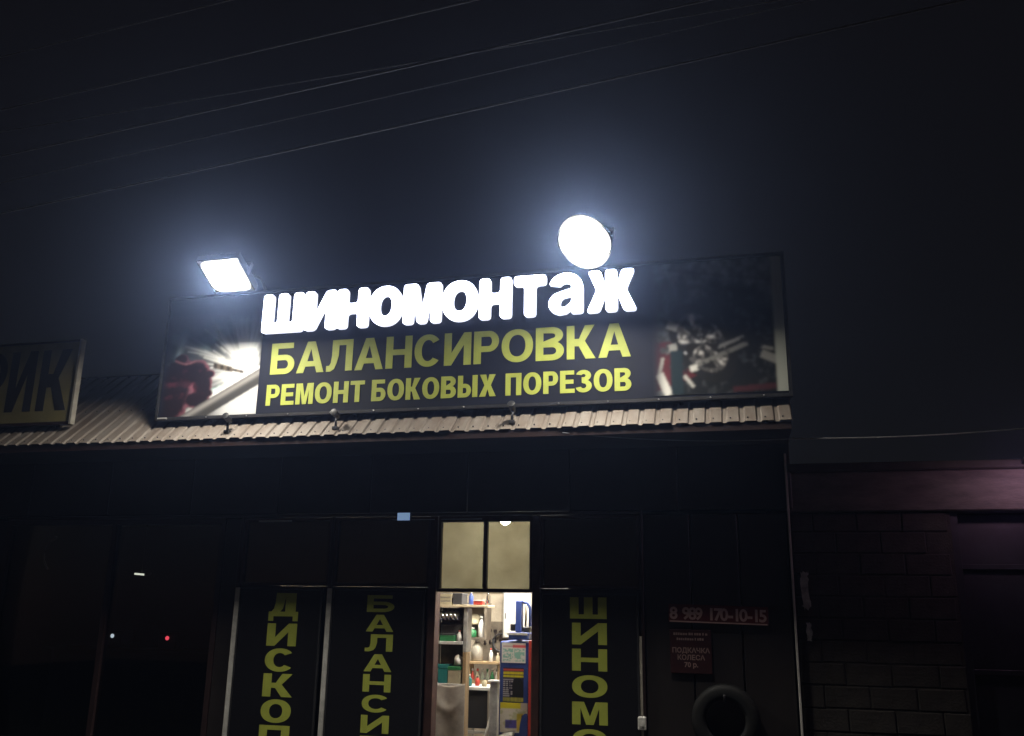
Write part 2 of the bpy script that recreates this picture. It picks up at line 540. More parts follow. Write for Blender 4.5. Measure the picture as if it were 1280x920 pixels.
# ================================================================== the setting
box('ground', -28, 28, -28, 28, GZ - .3, GZ - .12, 'asphalt', bev=0)['kind'] = 'structure'
box('pavement', -27, 27, -3.2, 0.02, GZ - .119, GZ, 'pavement', bev=.01)['kind'] = 'structure'

# ================================================================== tyre shop building
shop = empty('tyre_shop', (-3.0, .1, GZ), 'dark single storey tyre shop with beige corrugated roof and lit open doorway', 'shop building')
# cladding of the front, panel by panel
def clad(x0, x1, z0, z1, y=0.0, d=.18, m='cladding'):
    return box('cladding_panel', x0 + .004, x1 - .004, y, y + d, z0 + .004, z1 - .004, m, shop, .006)
xs = [-9.4, -8.55]
clad(-9.4, -8.55, GZ, 2.72)
x = -9.4
for i in range(9):                       # the band above the openings
    clad(x, x + 1.1, 2.76, 3.62)
    x += 1.1
clad(.44 - .055, .44, 2.76, 3.62)
clad(-8.55, -5.62, GZ, .25)              # under the shop window
clad(-5.62, -5.42, GZ, 2.72)             # pier
for a in (-.95, -.49, -.03):             # cladding right of the panels
    clad(a, a + .455, GZ, 2.72)
box('lintel_trim', -8.55, -.955, -.02, .12, 2.725, 2.757, 'trim', shop)
box('lintel_strip', -5.20, -4.80, -.034, -.022, 2.676, 2.69, 'dirty_white', shop, .002)
box('lintel_strip', -3.07, -2.62, -.034, -.022, 2.682, 2.692, 'grey_metal', shop, .002)
box('lintel_strip', -3.62, -3.14, -.034, -.022, 2.682, 2.690, 'grey_metal', shop, .002)
# posts between the bays
for a, b in ((-5.42, -5.38), (-4.32, -4.28), (-3.19, -3.10), (-2.08, -2.00), (-.99, -.955)):
    box('post', a, b, -.03, .13, GZ, 2.72, 'door_frame' if a in (-3.19, -2.08) else 'trim', shop, .006)
# transom windows and the leaves below them
def transom(x0, x1, z0, z1, top=.03):
    fr = bmesh.new()
    for a in ((x0, x1, z0, z0 + .035), (x0, x1, z1 - top, z1), (x0, x0 + .03, z0 + .035, z1 - top), (x1 - .03, x1, z0 + .035, z1 - top)):
        bm_box(fr, a[0], a[1], -.012, .05, a[2], a[3])
    f = from_bm('window_frame', fr, 'door_frame', shop)
    box('pane', x0 + .03, x1 - .03, .015, .02, z0 + .035, z1 - top, 'glass', f, 0)
    return f
for a, b in ((-5.38, -4.32), (-4.28, -3.19), (-2.00, -.99)):
    transom(a + .003, b - .003, 1.99, 2.715)
    box('blind_board', a + .004, b - .004, .09, .11, 1.99, 2.715, 'trim', shop, 0)
    box('door_leaf', a + .004, b - .004, .02, .075, GZ + .02, 1.987, 'trim', shop, .004)
fr = transom(-3.098, -2.082, 1.945, 2.722, .062)
box('mullion', -2.605, -2.565, -.02, .05, 1.98, 2.66, 'door_frame', fr, .004)
def kraft(x0, x1, z0, z1, seed, notch=None):
    nx, nz = 40, 50
    u, v = np.meshgrid(np.linspace(0, 1, nx), np.linspace(0, 1, nz))
    zz = z0 + (z1 - z0) * v
    if notch is not None:
        top = z1 - .045 * np.exp(-((x0 + (x1 - x0) * u - notch) / .05) ** 2)
        zz = z0 + (top - z0) * v
    yy = .045 + .02 * vnoise(u, v, 3, 4, seed, 3)
    co = np.stack([x0 + (x1 - x0) * u, yy, zz], -1).reshape(-1, 3)
    idx = np.arange(nx * nz).reshape(nz, nx)
    fc = np.stack([idx[:-1, :-1], idx[:-1, 1:], idx[1:, 1:], idx[1:, :-1]], -1).reshape(-1, 4).tolist()
    me = bpy.data.meshes.new('kraft_paper')
    me.from_pydata(co.tolist(), [], fc)
    me.materials.append(M['paper'])
    for p in me.polygons: p.use_smooth = True
    o = link(bpy.data.objects.new('kraft_paper', me), shop)
    o['label'] = 'sheet of brown paper pasted behind the pane over the door'
kraft(-3.07, -2.588, 1.975, 2.675, 3)
kraft(-2.582, -2.105, 1.975, 2.675, 8, notch=-2.39)
# shop window by the neighbouring end
wf = bmesh.new()
for a in ((-8.55, -5.62, .25, .31), (-8.55, -5.62, 2.66, 2.72), (-8.55, -8.49, .31, 2.66), (-5.68, -5.62, .31, 2.66), (-7.09, -7.03, .31, 2.66)):
    bm_box(wf, a[0], a[1], -.01, .08, a[2], a[3])
wfo = from_bm('window_frame', wf, 'trim', shop)
box('pane', -8.49, -7.09, .03, .036, .31, 2.66, 'glass', wfo, 0)
box('pane', -7.03, -5.68, .03, .036, .31, 2.66, 'glass', wfo, 0)
# rooms
def inner(name, *a, m='in_wall'):
    return box(name, *a, m, shop, 0)
inner('interior_floor', -9.4, .44, .185, 3.6, GZ - .05, GZ + .02, m='in_floor')
inner('interior_ceiling', -9.4, .44, .185, 3.6, 2.95, 3.05, m='ceiling')
inner('interior_wall', -9.4, .44, 3.6, 3.75, GZ, 3.62)
inner('interior_wall', -5.15, -5.05, .19, 3.6, GZ + .02, 2.95)
inner('interior_wall', -1.75, -1.65, .19, 3.6, GZ + .02, 2.95)
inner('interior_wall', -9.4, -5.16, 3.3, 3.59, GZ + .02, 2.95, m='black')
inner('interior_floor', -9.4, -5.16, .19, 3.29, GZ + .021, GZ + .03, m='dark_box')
inner('side_wall', -9.55, -9.405, .0, 3.75, GZ, 3.62, m='cladding')
inner('side_wall', .30, .436, .185, 3.6, GZ, 3.62, m='cladding')
box('dark_patch', -3.72, -3.20, 3.585, 3.598, .3, 1.62, 'in_dark', shop, 0)  # darker brown area of the back wall
# eaves: soffit and fascia
box('soffit', -9.55, .49, -.765, 0.17, 3.40, 3.425, 'soffit', shop, 0)
box('fascia', -9.55, .49, -.79, -.768, 3.395, 3.462, 'trim', shop, 0)
# corrugated roofing sheets (pitch 40 degrees)
PITCH, RIB = R(40), .155
def sheet_mesh(nr, length=1.75):
    prof = []
    for i in range(nr):
        b = i * RIB
        prof += [(b, 0), (b + .03, 0), (b + .045, .016), (b + .143, .016)]
    prof.append((nr * RIB, 0))
    bm = bmesh.new()
    rows = []
    rr = random.Random(nr)
    for j in range(8):
        d = length * j / 7
        rows.append([bm.verts.new((px, d * math.cos(PITCH) - h * math.sin(PITCH), d * math.sin(PITCH) + h * math.cos(PITCH) + (rr.uniform(-.002, .002)))) for px, h in prof])
    for a, b in zip(rows, rows[1:]):
        for k in range(len(prof) - 1):
            bm.faces.new((a[k], a[k + 1], b[k + 1], b[k]))
    low = [[bm.verts.new(v.co - Vector((0, -math.sin(PITCH), math.cos(PITCH))) * .004) for v in r_] for r_ in rows]
    for a, b in zip(low, low[1:]):
        for k in range(len(prof) - 1):
            bm.faces.new((a[k], b[k], b[k + 1], a[k + 1]))
    for k in range(len(prof) - 1):
        bm.faces.new((rows[0][k], low[0][k], low[0][k + 1], rows[0][k + 1]))
        bm.faces.new((rows[-1][k], rows[-1][k + 1], low[-1][k + 1], low[-1][k]))
    for j in range(7):
        bm.faces.new((rows[j][0], rows[j + 1][0], low[j + 1][0], low[j][0]))
        bm.faces.new((rows[j][-1], low[j][-1], low[j + 1][-1], rows[j + 1][-1]))
    me = bpy.data.meshes.new('roofing_sheet')
    bm.to_mesh(me); bm.free()
    me.materials.append(M['roofing'])
    return me
sm = sheet_mesh(7)
SW = 7 * RIB
x = .505 - SW
k = 0
while x > -9.9:
    o = bpy.data.objects.new('roofing_sheet', sm)
    rr = random.Random(k)
    o.location = (x, -.80 + rr.uniform(-.008, .006), 3.466 + .003 * (k % 2))
    o.rotation_euler = (R(rr.uniform(-.15, .15)), 0, 0)
    COL.objects.link(o)
    o.parent = shop
    o.matrix_parent_inverse = shop.matrix_world.inverted()
    x -= SW; k += 1
bm = bmesh.new()                         # gable end under the roof
vs = [bm.verts.new(p) for p in ((.40, -.76, 3.43), (.40, .50, 4.50), (.40, .50, 3.43), (.30, -.76, 3.43), (.30, .50, 4.50), (.30, .50, 3.43))]
for f in ((0, 1, 2), (3, 5, 4), (0, 3, 4, 1), (1, 4, 5, 2), (0, 2, 5, 3)): bm.faces.new([vs[i] for i in f])
bmesh.ops.recalc_face_normals(bm, faces=bm.faces[:])
from_bm('gable_end', bm, 'cladding', shop)
box('parapet', -9.5, .44, .52, .68, 3.63, 4.62, 'cladding', shop)
box('corner_trim', .442, .462, -.03, .02, GZ, 3.30, 'dirty_white', shop, .003)

# ================================================================== illuminated roof sign
SY = -.62
sign = empty('shop_sign', (-2.86, SY, 3.77), 'long dark banner sign with glowing white letters and yellow text above the corrugated roof', 'sign')
box('panel', -6.22, .50, SY + .004, SY + .05, 3.77, 5.15, 'navy', sign, .004)
bm = bmesh.new()
for a in ((-6.25, .53, 3.735, 3.768), (-6.25, .53, 5.152, 5.18), (-6.25, -6.222, 3.768, 5.152), (.502, .53, 3.768, 5.152)):
    bm_box(bm, a[0], a[1], SY - .012, SY + .075, a[2], a[3])
from_bm('frame', bm, 'dark_metal', sign)
box('edge_tape', -6.215, -6.10, SY - .016, SY - .0125, 3.752, 3.766, 'dirty_white', sign, 0)
for px in (-5.6, -3.9, -2.2, -.5):
    tube('support_post', [(px, SY + .1, 3.50), (px, SY + .1, 5.1)], .022, 'dark_metal', sign)
    tube('support_brace', [(px, SY + .1, 4.9), (px, .3, 4.40)], .016, 'dark_metal', sign)

def sparks(u, v):
    """printed picture: a gloved hand with a torch, white sparks and teal smoke"""
    n = vnoise(u, v, 5, 6, 1); n2 = vnoise(u, v, 14, 4, 2); n3 = vnoise(u, v, 22, 22, 5, 3)
    fx, fy = .86, .42
    dx, dy = u - fx, v - fy
    d = np.hypot(dx * 1.15, dy)
    ang = np.arctan2(dy, dx)
    rs = np.random.RandomState(7)
    ray = vnoise((ang + math.pi) / (2 * math.pi), np.zeros_like(u), 60, 2, 9, 3)
    smoke = sstep(.42, .75, n) * sstep(1.0, .3, v) * sstep(.25, .55, u) * sstep(.98, .8, u) * .9
    r = .015 + smoke * .55; g = .02 + smoke * .85; b = .025 + smoke * .8
    glow = np.exp(-(d / .24) ** 2) * 1.1 + np.exp(-(d / .6) ** 2) * .7 * (ray * 2.2 - .55).clip(0, 2)
    glow = glow * sstep(1.02, .93, u)
    streak = np.exp(-((u - .17 - .03 * np.sin(v * 9)) / .035) ** 2) * sstep(.45, .6, v) * sstep(.95, .7, v) * n2 * .5
    r, g, b = r + glow + streak * .6, g + glow * 1.0 + streak * .75, b + glow * .98 + streak * .75
    # spark lines
    for k in range(34):
        a = rs.uniform(1.6, 3.05); l0, l1 = rs.uniform(.08, .3), rs.uniform(.35, .75)
        ex, ey = math.cos(a), math.sin(a)
        tt = dx * ex + dy * ey
        off = dx * -ey + dy * ex + .25 * (tt ** 2) * rs.uniform(-1, 1)
        li = np.exp(-(off / .004) ** 2) * (tt > l0) * (tt < l1) * rs.uniform(.3, .9)
        r, g, b = r + li, g + li, b + li * .9
    # lit pipe, lower right
    pd = v - (.05 + (u - .25) * .55)
    lit = sstep(.03, .0, np.abs(pd + .02)) * (u > .22)
    r, g, b = r + lit * .4, g + lit * .4, b + lit * .38
    pipe = (pd < -.03) & (pd > -.19) & (u > .2)
    sh = (.05 + .22 * np.exp(-((pd + .07) / .03) ** 2))
    r, g, b = (np.where(pipe, sh * c, q) for c, q in ((1, r), (.95, g), (.9, b)))
    low = (pd <= -.19) & (u > .3)
    lw = .5 * sstep(.4, .75, u)
    r, g, b = (np.where(low, lw + .05, q) for q in (r, g, b))
    # glove, arm and torch
    gl = np.full(u.shape, 9.)
    for (cx, cy, rx, ry) in ((.08, .22, .24, .30), (.20, .40, .20, .15), (.34, .42, .16, .12), (.42, .30, .11, .16), (.38, .16, .14, .09), (.47, .215, .075, .05), (.18, .56, .07, .05), (.48, .40, .07, .045)):
        gl = np.minimum(gl, np.hypot((u - cx) / rx, (v - cy) / ry))
    gl = gl + .22 * (n3 - .5)
    hand = (gl < 1) & ~(pipe | low)
    rimlit = sstep(.72, .98, gl) * sstep(.1, .3, u) * (.4 + n2)
    folds = sstep(.55, .8, vnoise(u, v, 9, 16, 41, 3))
    r, g, b = np.where(hand, .014 + .22 * rimlit + .07 * folds, r), np.where(hand, .008 + .08 * rimlit + .012 * folds, g), np.where(hand, .011 + .10 * rimlit + .018 * folds, b)
    cord = hand & (np.abs(v - .53 - .02 * np.sin(u * 20)) < .008)
    r, g, b = np.where(cord, .3, r), np.where(cord, .12, g), np.where(cord, .12, b)
    tx = (np.abs(v - (.475 - (u - .55) * .25)) < .028 - .012 * (u > .72)) & (u > .52) & (u < .84)
    tb = (.5 + .5 * np.sin(u * 90)) * .12
    r, g, b = np.where(tx, .03 + tb, r), np.where(tx, .025 + tb * .8, g), np.where(tx, .02 + tb * .6, b)
    e = sstep(0, .08, u) * sstep(1, .72, v)
    e = np.maximum(e, .0)
    return r * e + .012 * (1 - e), g * e + .014 * (1 - e), b * e + .024 * (1 - e)
po = print_grid('printed_picture', -6.215, -5.02, 3.772, 4.95, SY - .0005, 150, 150, sparks, 'print', sign, soft=3)
po['label'] = 'printed picture of a gloved hand and white welding sparks'

def workshop(u, v):
    """printed picture: dark wheel on a tyre machine before a grey workshop"""
    n = vnoise(u, v, 5, 5, 21); n2 = vnoise(u, v, 12, 12, 22, 4); n3 = vnoise(u, v, 26, 26, 23, 3)
    g0 = (.17 + .22 * (n - .5) + .2 * (n2 - .5)) * (.6 + .8 * sstep(.3, .7, n3))
    r, g, b = g0 * .92, g0 * .97, g0 * 1.0
    # ceiling line and lamp
    ln = np.abs(v - (.97 - .16 * u)) < .006
    r, g, b = (np.where(ln, q * .4, q) for q in (r, g, b))
    # big dark machine and figures
    blob = np.hypot((u - .58) / .42, (v - .50) / .38) + .35 * (n2 - .5)
    dk = sstep(1.05, .75, blob)
    blob2 = np.hypot((u - .12) / .24, (v - .62) / .30) + .5 * (n2 - .5)
    dk = np.maximum(dk, .8 * sstep(1.05, .7, blob2))
    body = sstep(.02, -.02, v - (.36 + .12 * u + .06 * (n2 - .5))) * (u > .16)
    dk = np.maximum(dk, body)
    dv = .012 + .07 * sstep(.52, .75, n3) * n2
    r, g, b = r * (1 - dk) + dv * dk * .9, g * (1 - dk) + dv * dk, b * (1 - dk) + dv * dk * 1.1
    # red bench on both sides of a dark column
    red = (n3 > .22) & (v < .40 - .10 * np.abs(u - .1)) & (u < .36) & (v > .02 + .35 * u) & (n2 > .3)
    r, g, b = np.where(red, .10 * (.5 + n2), r), np.where(red, .018, g), np.where(red, .025, b)
    # the alloy wheel
    cx, cy = .385, .38
    ca, sa = math.cos(.6), math.sin(.6)
    wu = (u - cx) * ca + (v - cy) * sa; wv = -(u - cx) * sa + (v - cy) * ca
    d = np.hypot(wu / .155, wv / .25)
    a = np.arctan2(wv / .25, wu / .155)
    tyre = (d < 1.35) & (d > 1.0)
    spoke = ((np.cos(a * 5 + .6 + 2 * (n2 - .5)) > -.1) & (n3 > .35)) | ((d > .88) & (n2 > .45))
    al = .10 + .9 * sstep(.4, .75, n3) * (np.cos(a * 10) > -.5)
    r, g, b = (np.where(tyre, .015, q) for q in (r, g, b))
    rim = (d <= 1.0)
    for_c = np.where(spoke, al, .02)
    r, g, b = np.where(rim, for_c, r), np.where(rim, for_c * .95, g), np.where(rim, for_c * .92, b)
    # machine arm, pale bits
    for (x0, y0, x1, y1, wd, c) in ((.3, .20, .72, .36, .016, .22), (.12, .0, .05, .16, .03, .75), (.05, .16, .08, .28, .012, .5), (.24, .14, .31, .055, .012, .6), (.285, .185, .345, .20, .022, .8), (.13, .345, .19, .355, .03, .4), (.82, .28, .95, .22, .03, .3), (.82, .33, .93, .30, .012, .3), (.5, .34, .7, .41, .012, .3), (.12, .53, .2, .5, .03, .4)):
        ex, ey = x1 - x0, y1 - y0; L = math.hypot(ex, ey)
        tt = ((u - x0) * ex + (v - y0) * ey) / L
        off = np.abs(((u - x0) * -ey + (v - y0) * ex) / L)
        s_ = (tt > 0) & (tt < L) & (off < wd) & (n3 > .28)
        r, g, b = np.where(s_, c, r), np.where(s_, c * .98, g), np.where(s_, c * .92, b)
    col = (u > .14) & (u < .23) & (v < .33) & (v > .0)
    r, g, b = np.where(col, .015, r), np.where(col, .03, g), np.where(col, .038, b)
    rl = (np.abs(v - (.02 + .05 * (u - .5))) < .02) & (u > .6)
    r = np.where(rl, .07, r); g = np.where(rl, .02, g); b = np.where(rl, .025, b)
    edge = u > .925                       # pale post at the picture's end
    r, g, b = np.where(edge, .5, r), np.where(edge, .52, g), np.where(edge, .46, b)
    f = sstep(0, .12, u)
    return r * f + .012 * (1 - f), g * f + .014 * (1 - f), b * f + .024 * (1 - f)
po = print_grid('printed_picture', -.76, .495, 3.79, 5.14, SY - .0005, 150, 160, workshop, 'print', sign, soft=4)
po['label'] = 'printed picture of a wheel on a workshop tyre machine'

# glowing channel letters; thick strokes and lit sides imitate bloom
LX = [(-5.0, -4.515), (-4.495, -4.125), (-4.115, -3.755), (-3.745, -3.365), (-3.355, -2.935), (-2.925, -2.535), (-2.52, -2.175), (-2.15, -1.81), (-1.785, -1.43), (-1.40, -.89)]
for ch, (a, b) in zip('ШИНОМОНТаж', LX):
    o = letter('channel_letter', ch, a, b, 4.655, 5.10, SY - .075, 'letter_lit', sign, .27, .25, depth=.05, rnd=.09)
    o.data.materials.append(M['lit_letter_side'])  # opaque sides given a glow so they merge with the faces
    for p in o.data.polygons: p.material_index = 0 if p.normal.y < -.5 else 1
word('letter', 'БАЛАНСИРОВКА', -4.89, -.97, 4.20, 4.55, SY - .0025, 'yellow', sign, .225, .175)
word('letter', 'РЕМОНТ', -4.91, -3.77, 3.855, 4.085, SY - .0025, 'yellow', sign, .235, .185, .09)
word('letter', 'БОКОВЫХ', -3.69, -2.34, 3.855, 4.085, SY - .0025, 'yellow', sign, .235, .185, .09)
word('letter', 'ПОРЕЗОВ', -2.24, -.97, 3.855, 4.085, SY - .0025, 'yellow', sign, .235, .185, .09)

# ================================================================== floodlights
def floodlight(lab, cx, cz, lx=.40, lz=.34, yaw=0.0, energy=FLOOD_WATTS, cy=-1.41, round_=False, beam=(-.47, -.88)):
    n = Vector((0, beam[0], beam[1])).normalized()
    n.rotate(Matrix.Rotation(yaw, 3, 'Z'))
    uax = Vector((math.cos(yaw), math.sin(yaw), 0))
    v = n.cross(uax).normalized()
    c = Vector((cx, cy, cz))
    fr = Matrix((( uax.x, v.x, n.x, c.x), (uax.y, v.y, n.y, c.y), (uax.z, v.z, n.z, c.z), (0, 0, 0, 1)))   # local z = beam
    root = empty('floodlight', (cx, -.6, 5.16), lab, 'floodlight', 'floodlights over the sign')
    t = .008
    hx, hz = lx / 2 + t, lz / 2 + t
    if round_:
        rr = lx / 2
        lathe('housing', [(rr * .5, -.10), (rr * .8, -.075), (rr + t, -.03), (rr + t, .004), (rr + .001, .004), (rr, -.01)], 'dark_metal', root, 40, fr)
    else:
        bm = bmesh.new()
        for a in ((-hx, hx, -hz, -hz + t), (-hx, hx, hz - t, hz), (-hx, -hx + t, -hz + t, hz - t), (hx - t, hx, -hz + t, hz - t)):
            bm_box(bm, a[0], a[1], a[2], a[3], -.05, .004, fr)
        bm_box(bm, -hx, hx, -hz, hz, -.075, -.0505, fr)
        bmesh.ops.recalc_face_normals(bm, faces=bm.faces[:])
        from_bm('housing', bm, 'dark_metal', root)
    # the lens: brightest at the middle; the fade to its rim imitates glare
    ex = 1.0 if round_ else .42
    NR, NA = 14, 48
    bm = bmesh.new()
    layer = bm.verts.layers.float_color.new('reach')
    rings = []
    for q in range(NR + 1):
        f = q / NR * .999 + .001
        ring = []
        for k in range(NA):
            a = 2 * math.pi * k / NA
            ca = math.copysign(abs(math.cos(a)) ** ex, math.cos(a)); sa = math.copysign(abs(math.sin(a)) ** ex, math.sin(a))
            vv = bm.verts.new(fr @ Vector((lx / 2 * f * ca, lz / 2 * f * sa, .016 * (1 - f * f))))
            g = max(0, 1 - f ** 4) ** 2.4
            vv[layer] = (g, g, g, 1)
            ring.append(vv)
        rings.append(ring)
    for a, b in zip(rings, rings[1:]):
        for k in range(NA):
            bm.faces.new((a[k], a[(k + 1) % NA], b[(k + 1) % NA], b[k]))
    bm.faces.new(rings[0])
    from_bm('lens', bm, 'lens', root, True)
    for i in range(9):
        k = (-1 + i / 4) * .9
        half = (hz - .02) * (math.sqrt(max(1 - k * k, .1)) * .5 if round_ else 1)
        xx = k * hx * (.5 if round_ else 1)
        z0 = -.1005 if round_ else -.0755
        box('cooling_fin', xx - .003, xx + .003, -half, half, z0 - .035, z0, 'dark_metal', root, 0, fr)
    bm = bmesh.new()
    for s in (-1, 1):
        bm_box(bm, s * (hx + .006) - .004, s * (hx + .006) + .004, -.02, .02, -.16, -.01, fr)
    bm_box(bm, -hx - .01, hx + .01, -.02, .02, -.168, -.16, fr)
    from_bm('bracket', bm, 'grey_metal', root)
    p = fr @ Vector((0, 0, -.168))
    tube('arm', [(cx, SY + .03, 5.17), (cx, SY - .1, 5.28), (cx, p.y + .1, p.z + .02), tuple(p)], .017, 'dark_metal', root)
    la = bpy.data.lights.new('flood_beam', 'AREA')
    la.shape = 'ELLIPSE' if round_ else 'RECTANGLE'
    la.size, la.size_y = lx, lz
    la.energy = energy
    la.color = (1, .94, .82)
    la.spread = R(178)
    lo = bpy.data.objects.new('flood_beam', la)
    COL.objects.link(lo)
    m3 = Matrix((( uax.x, -v.x, -n.x, 0), (uax.y, -v.y, -n.y, 0), (uax.z, -v.z, -n.z, 0), (0, 0, 0, 1)))
    lo.matrix_world = Matrix.Translation(c + n * .022) @ m3
    lo.parent = root
    lo.matrix_parent_inverse = root.matrix_world.inverted()
    return root
floodlight('lit rectangular floodlight over the printed welding picture end of the sign', -5.04, 5.06, lx=.46, lz=.44)
floodlight('lit round floodlight above the last two glowing letters of the sign', -1.293, 5.105, lx=.50, lz=.62, yaw=R(-6), round_=True, beam=(-.54, -.84))

# small spot heads standing on the roof in front of the sign
def spot_head(lab, x, tilt):
    r = empty('spotlight', (x, -.74, 3.53), lab, 'spotlight', 'unlit spotlights on the roof')
    box('base', x - .03, x + .03, -.76, -.70, 3.54, 3.575, 'dark_metal', r)
    tube('stem', [(x, -.73, 3.57), (x + .01, -.75, 3.66)], .014, 'dark_metal', r)
    mt = Matrix.Translation((x + .01, -.77, 3.70)) @ Matrix.Rotation(R(tilt), 4, 'X')
    lathe('head', [(.012, -.07), (.026, -.065), (.03, -.02), (.034, .03), (.04, .05), (.036, .052)], 'black', r, 16, mt)
spot_head('small unlit spotlight on the roof under the welding picture', -5.27, 70)
spot_head('small unlit spotlight on the roof under the first word of the lowest line', -4.02, 80)
spot_head('small unlit spotlight on the roof under the last word of the lowest line', -2.14, 60)

# ================================================================== tall panels beside the door
def tall_panel(lab, x0, x1, z1, letters, m_edge_left=True, edge_right=False):
    r = empty('advertising_panel', ((x0 + x1) / 2, -.03, GZ), lab, 'advertising panel', 'tall advertising panels')
    box('panel', x0 + .02, x1 - .02, -.048, -.032, GZ + .03, z1 - .02, 'black_panel', r)
    bm = bmesh.new()
    for a in ((x0, x1, z1 - .019, z1), (x0, x1, GZ + .004, GZ + .029), (x0, x0 + .019, GZ + .029, z1 - .019), (x1 - .019, x1, GZ + .029, z1 - .019)):
        bm_box(bm, a[0], a[1], -.056, -.031, a[2], a[3])
    from_bm('frame', bm, 'dark_metal', r)
    if m_edge_left:
        box('edge_strip', x0 - .062, x0 - .003, -.05, -.03, GZ + .004, z1, 'dirty_white', r)
    if edge_right:
        box('edge_strip', x1 + .003, x1 + .03, -.05, -.03, GZ + .004, z1 - .4, 'rim_edge', r)
    for ch, a, b, c, d in letters:
        letter('letter', ch, a, b, c, d, -.0505, 'yellow', r, .42, .2)
    return r
zl = [(1.62, 1.91), (1.365, 1.595), (1.105, 1.34), (.855, 1.085), (.60, .83), (.355, .575), (.11, .33), (-.13, .085)]
tall_panel('tall black panel beside the dark shop window pier, yellow letters down its middle', -5.34, -4.36, 1.965,
           [(c, -4.975, -4.63, a, b) for c, (a, b) in zip('ДИСКОПРА', zl)])
tall_panel('tall black panel with small yellow letters between the doorway and another panel', -4.25, -3.205, 1.965,
           [(c, -3.845, -3.54, 1.73 - i * .197, 1.90 - i * .197) for i, c in enumerate('БАЛАНСИРОВК')])
tall_panel('tall black panel with wide yellow letters between the doorway and the phone sign', -1.985, -1.01, 1.945,
           [(c, -1.665 - (.02 if c == 'Ш' else 0), -1.32, 1.70 - i * .2445, 1.905 - i * .2445) for i, c in enumerate('ШИНОМОНТА')], False, True)

# ================================================================== small things on the front
r = empty('display_box', (-3.48, -.06, 2.68), 'small bluish lit display box on the dark lintel', 'display')
box('case', -3.56, -3.40, -.06, -.022, 2.662, 2.765, 'dark_metal', r)
box('screen', -3.55, -3.41, -.064, -.061, 2.675, 2.755, 'led_blue', r, 0)
r = empty('switch_box', (-.985, -.06, .75), 'small white switch box low on the panel edge', 'switch')
box('case', -1.03, -.95, -.10, -.058, .70, .82, 'dirty_white', r, .008)
box('rocker', -1.01, -.97, -.108, -.101, .735, .785, 'dirty_white', r, .004)

r = empty('phone_sign', (-.25, -.03, 1.68), 'narrow dark red sign with a phone number', 'sign')
rot = Matrix.Translation((-.25, 0, 1.75)) @ Matrix.Rotation(R(1.2), 4, 'Y') @ Matrix.Translation((.25, 0, -1.75))
b_ = box('panel', -.72, .21, -.035, -.006, 1.675, 1.845, 'red_sign', r)
l_ = box('bottom_rail', -.71, .20, -.040, -.036, 1.678, 1.69, 'red_ink', r, 0)
nums = [text_line('numeral', c, .155, -.672 + i * .0595, 1.708, -.0365, 'red_ink', r, 'CENTER') for i, c in enumerate('8 989 170-10-15') if c != ' ']
for o in [b_, l_] + nums: o.data.transform(rot)
r = empty('notice_sign', (-.52, -.03, 1.22), 'square dark red notice below the phone number', 'sign')
box('panel', -.715, -.325, -.03, -.006, 1.215, 1.615, 'notice', r)
for i in range(2):                       # two lines too small to read
    rs = random.Random(i)
    x = -.68 + .03 * i
    bm = bmesh.new()
    while x < -.37 - .03 * i:
        wd = rs.uniform(.012, .022)
        bm_box(bm, x, x + wd, -.0315, -.0302, 1.565 - i * .047, 1.583 - i * .047 + rs.uniform(0, .006))
        x += wd + rs.choice((.005, .005, .012))
    o = from_bm('small_print', bm, 'faded_ink', r); o['kind'] = 'stuff'
text_line('words', 'ПОДКАЧКА', .062, -.52, 1.405, -.0312, 'faded_ink', r, 'CENTER')
text_line('words', 'КОЛЕСА', .062, -.52, 1.34, -.0312, 'faded_ink', r, 'CENTER')
text_line('words', '70 р.', .062, -.52, 1.275, -.0312, 'faded_ink', r, 'CENTER')

# tyre on a hook
r = empty('tyre', (-.22, -.15, .46), 'worn black tyre hung on a hook on the dark wall', 'tyre')
mt = Matrix.Translation((-.22, -.115, .83)) @ Matrix.Rotation(R(90), 4, 'X') @ Matrix.Scale(.88, 4)
lathe('casing', [(.20, -.085), (.24, -.1), (.30, -.1), (.335, -.085), (.348, -.05), (.348, .05), (.335, .085), (.30, .1), (.24, .1), (.20, .085), (.21, .06), (.28, .05), (.30, 0), (.28, -.05), (.21, -.06)], 'rubber', r, 40, mt, True)
bm = bmesh.new()
for k in range(48):
    a = 2 * math.pi * k / 48
    for s in (-1, 1):
        mm = mt @ Matrix.Rotation(a + s * .03, 4, 'Z')
        bm_box(bm, .346, .354, -.012, .012, s * .028 - .02, s * .028 + .02, mm)
o = from_bm('tread', bm, 'rubber', r); o['kind'] = 'stuff'
tube('wall_hook', [(-.22, 0, 1.02), (-.22, -.22, 1.005), (-.22, -.24, 1.05)], .012, 'dark_metal').update_tag()
tag(bpy.data.objects['wall_hook'], 'steel wall hook that carries the worn tyre', 'hook')

# hanging service wire under the eave
pts = []
for i in range(41):
    t = i / 40
    if t < .6:
        s = t / .6; p = Vector((-1.62, -.79, 3.425)).lerp(Vector((.5, -.62, 3.335)), s); p.z -= .09 * 4 * s * (1 - s) * .5
    else:
        s = (t - .6) / .4; p = Vector((.5, -.62, 3.335)).lerp(Vector((3.4, -.2, 3.52)), s); p.z -= .05 * 4 * s * (1 - s)
    pts.append(p)
tag(tube('service_wire', pts, .006, 'light_cable', n=6), 'thin grey wire sagging below the end of the eave', 'wire')

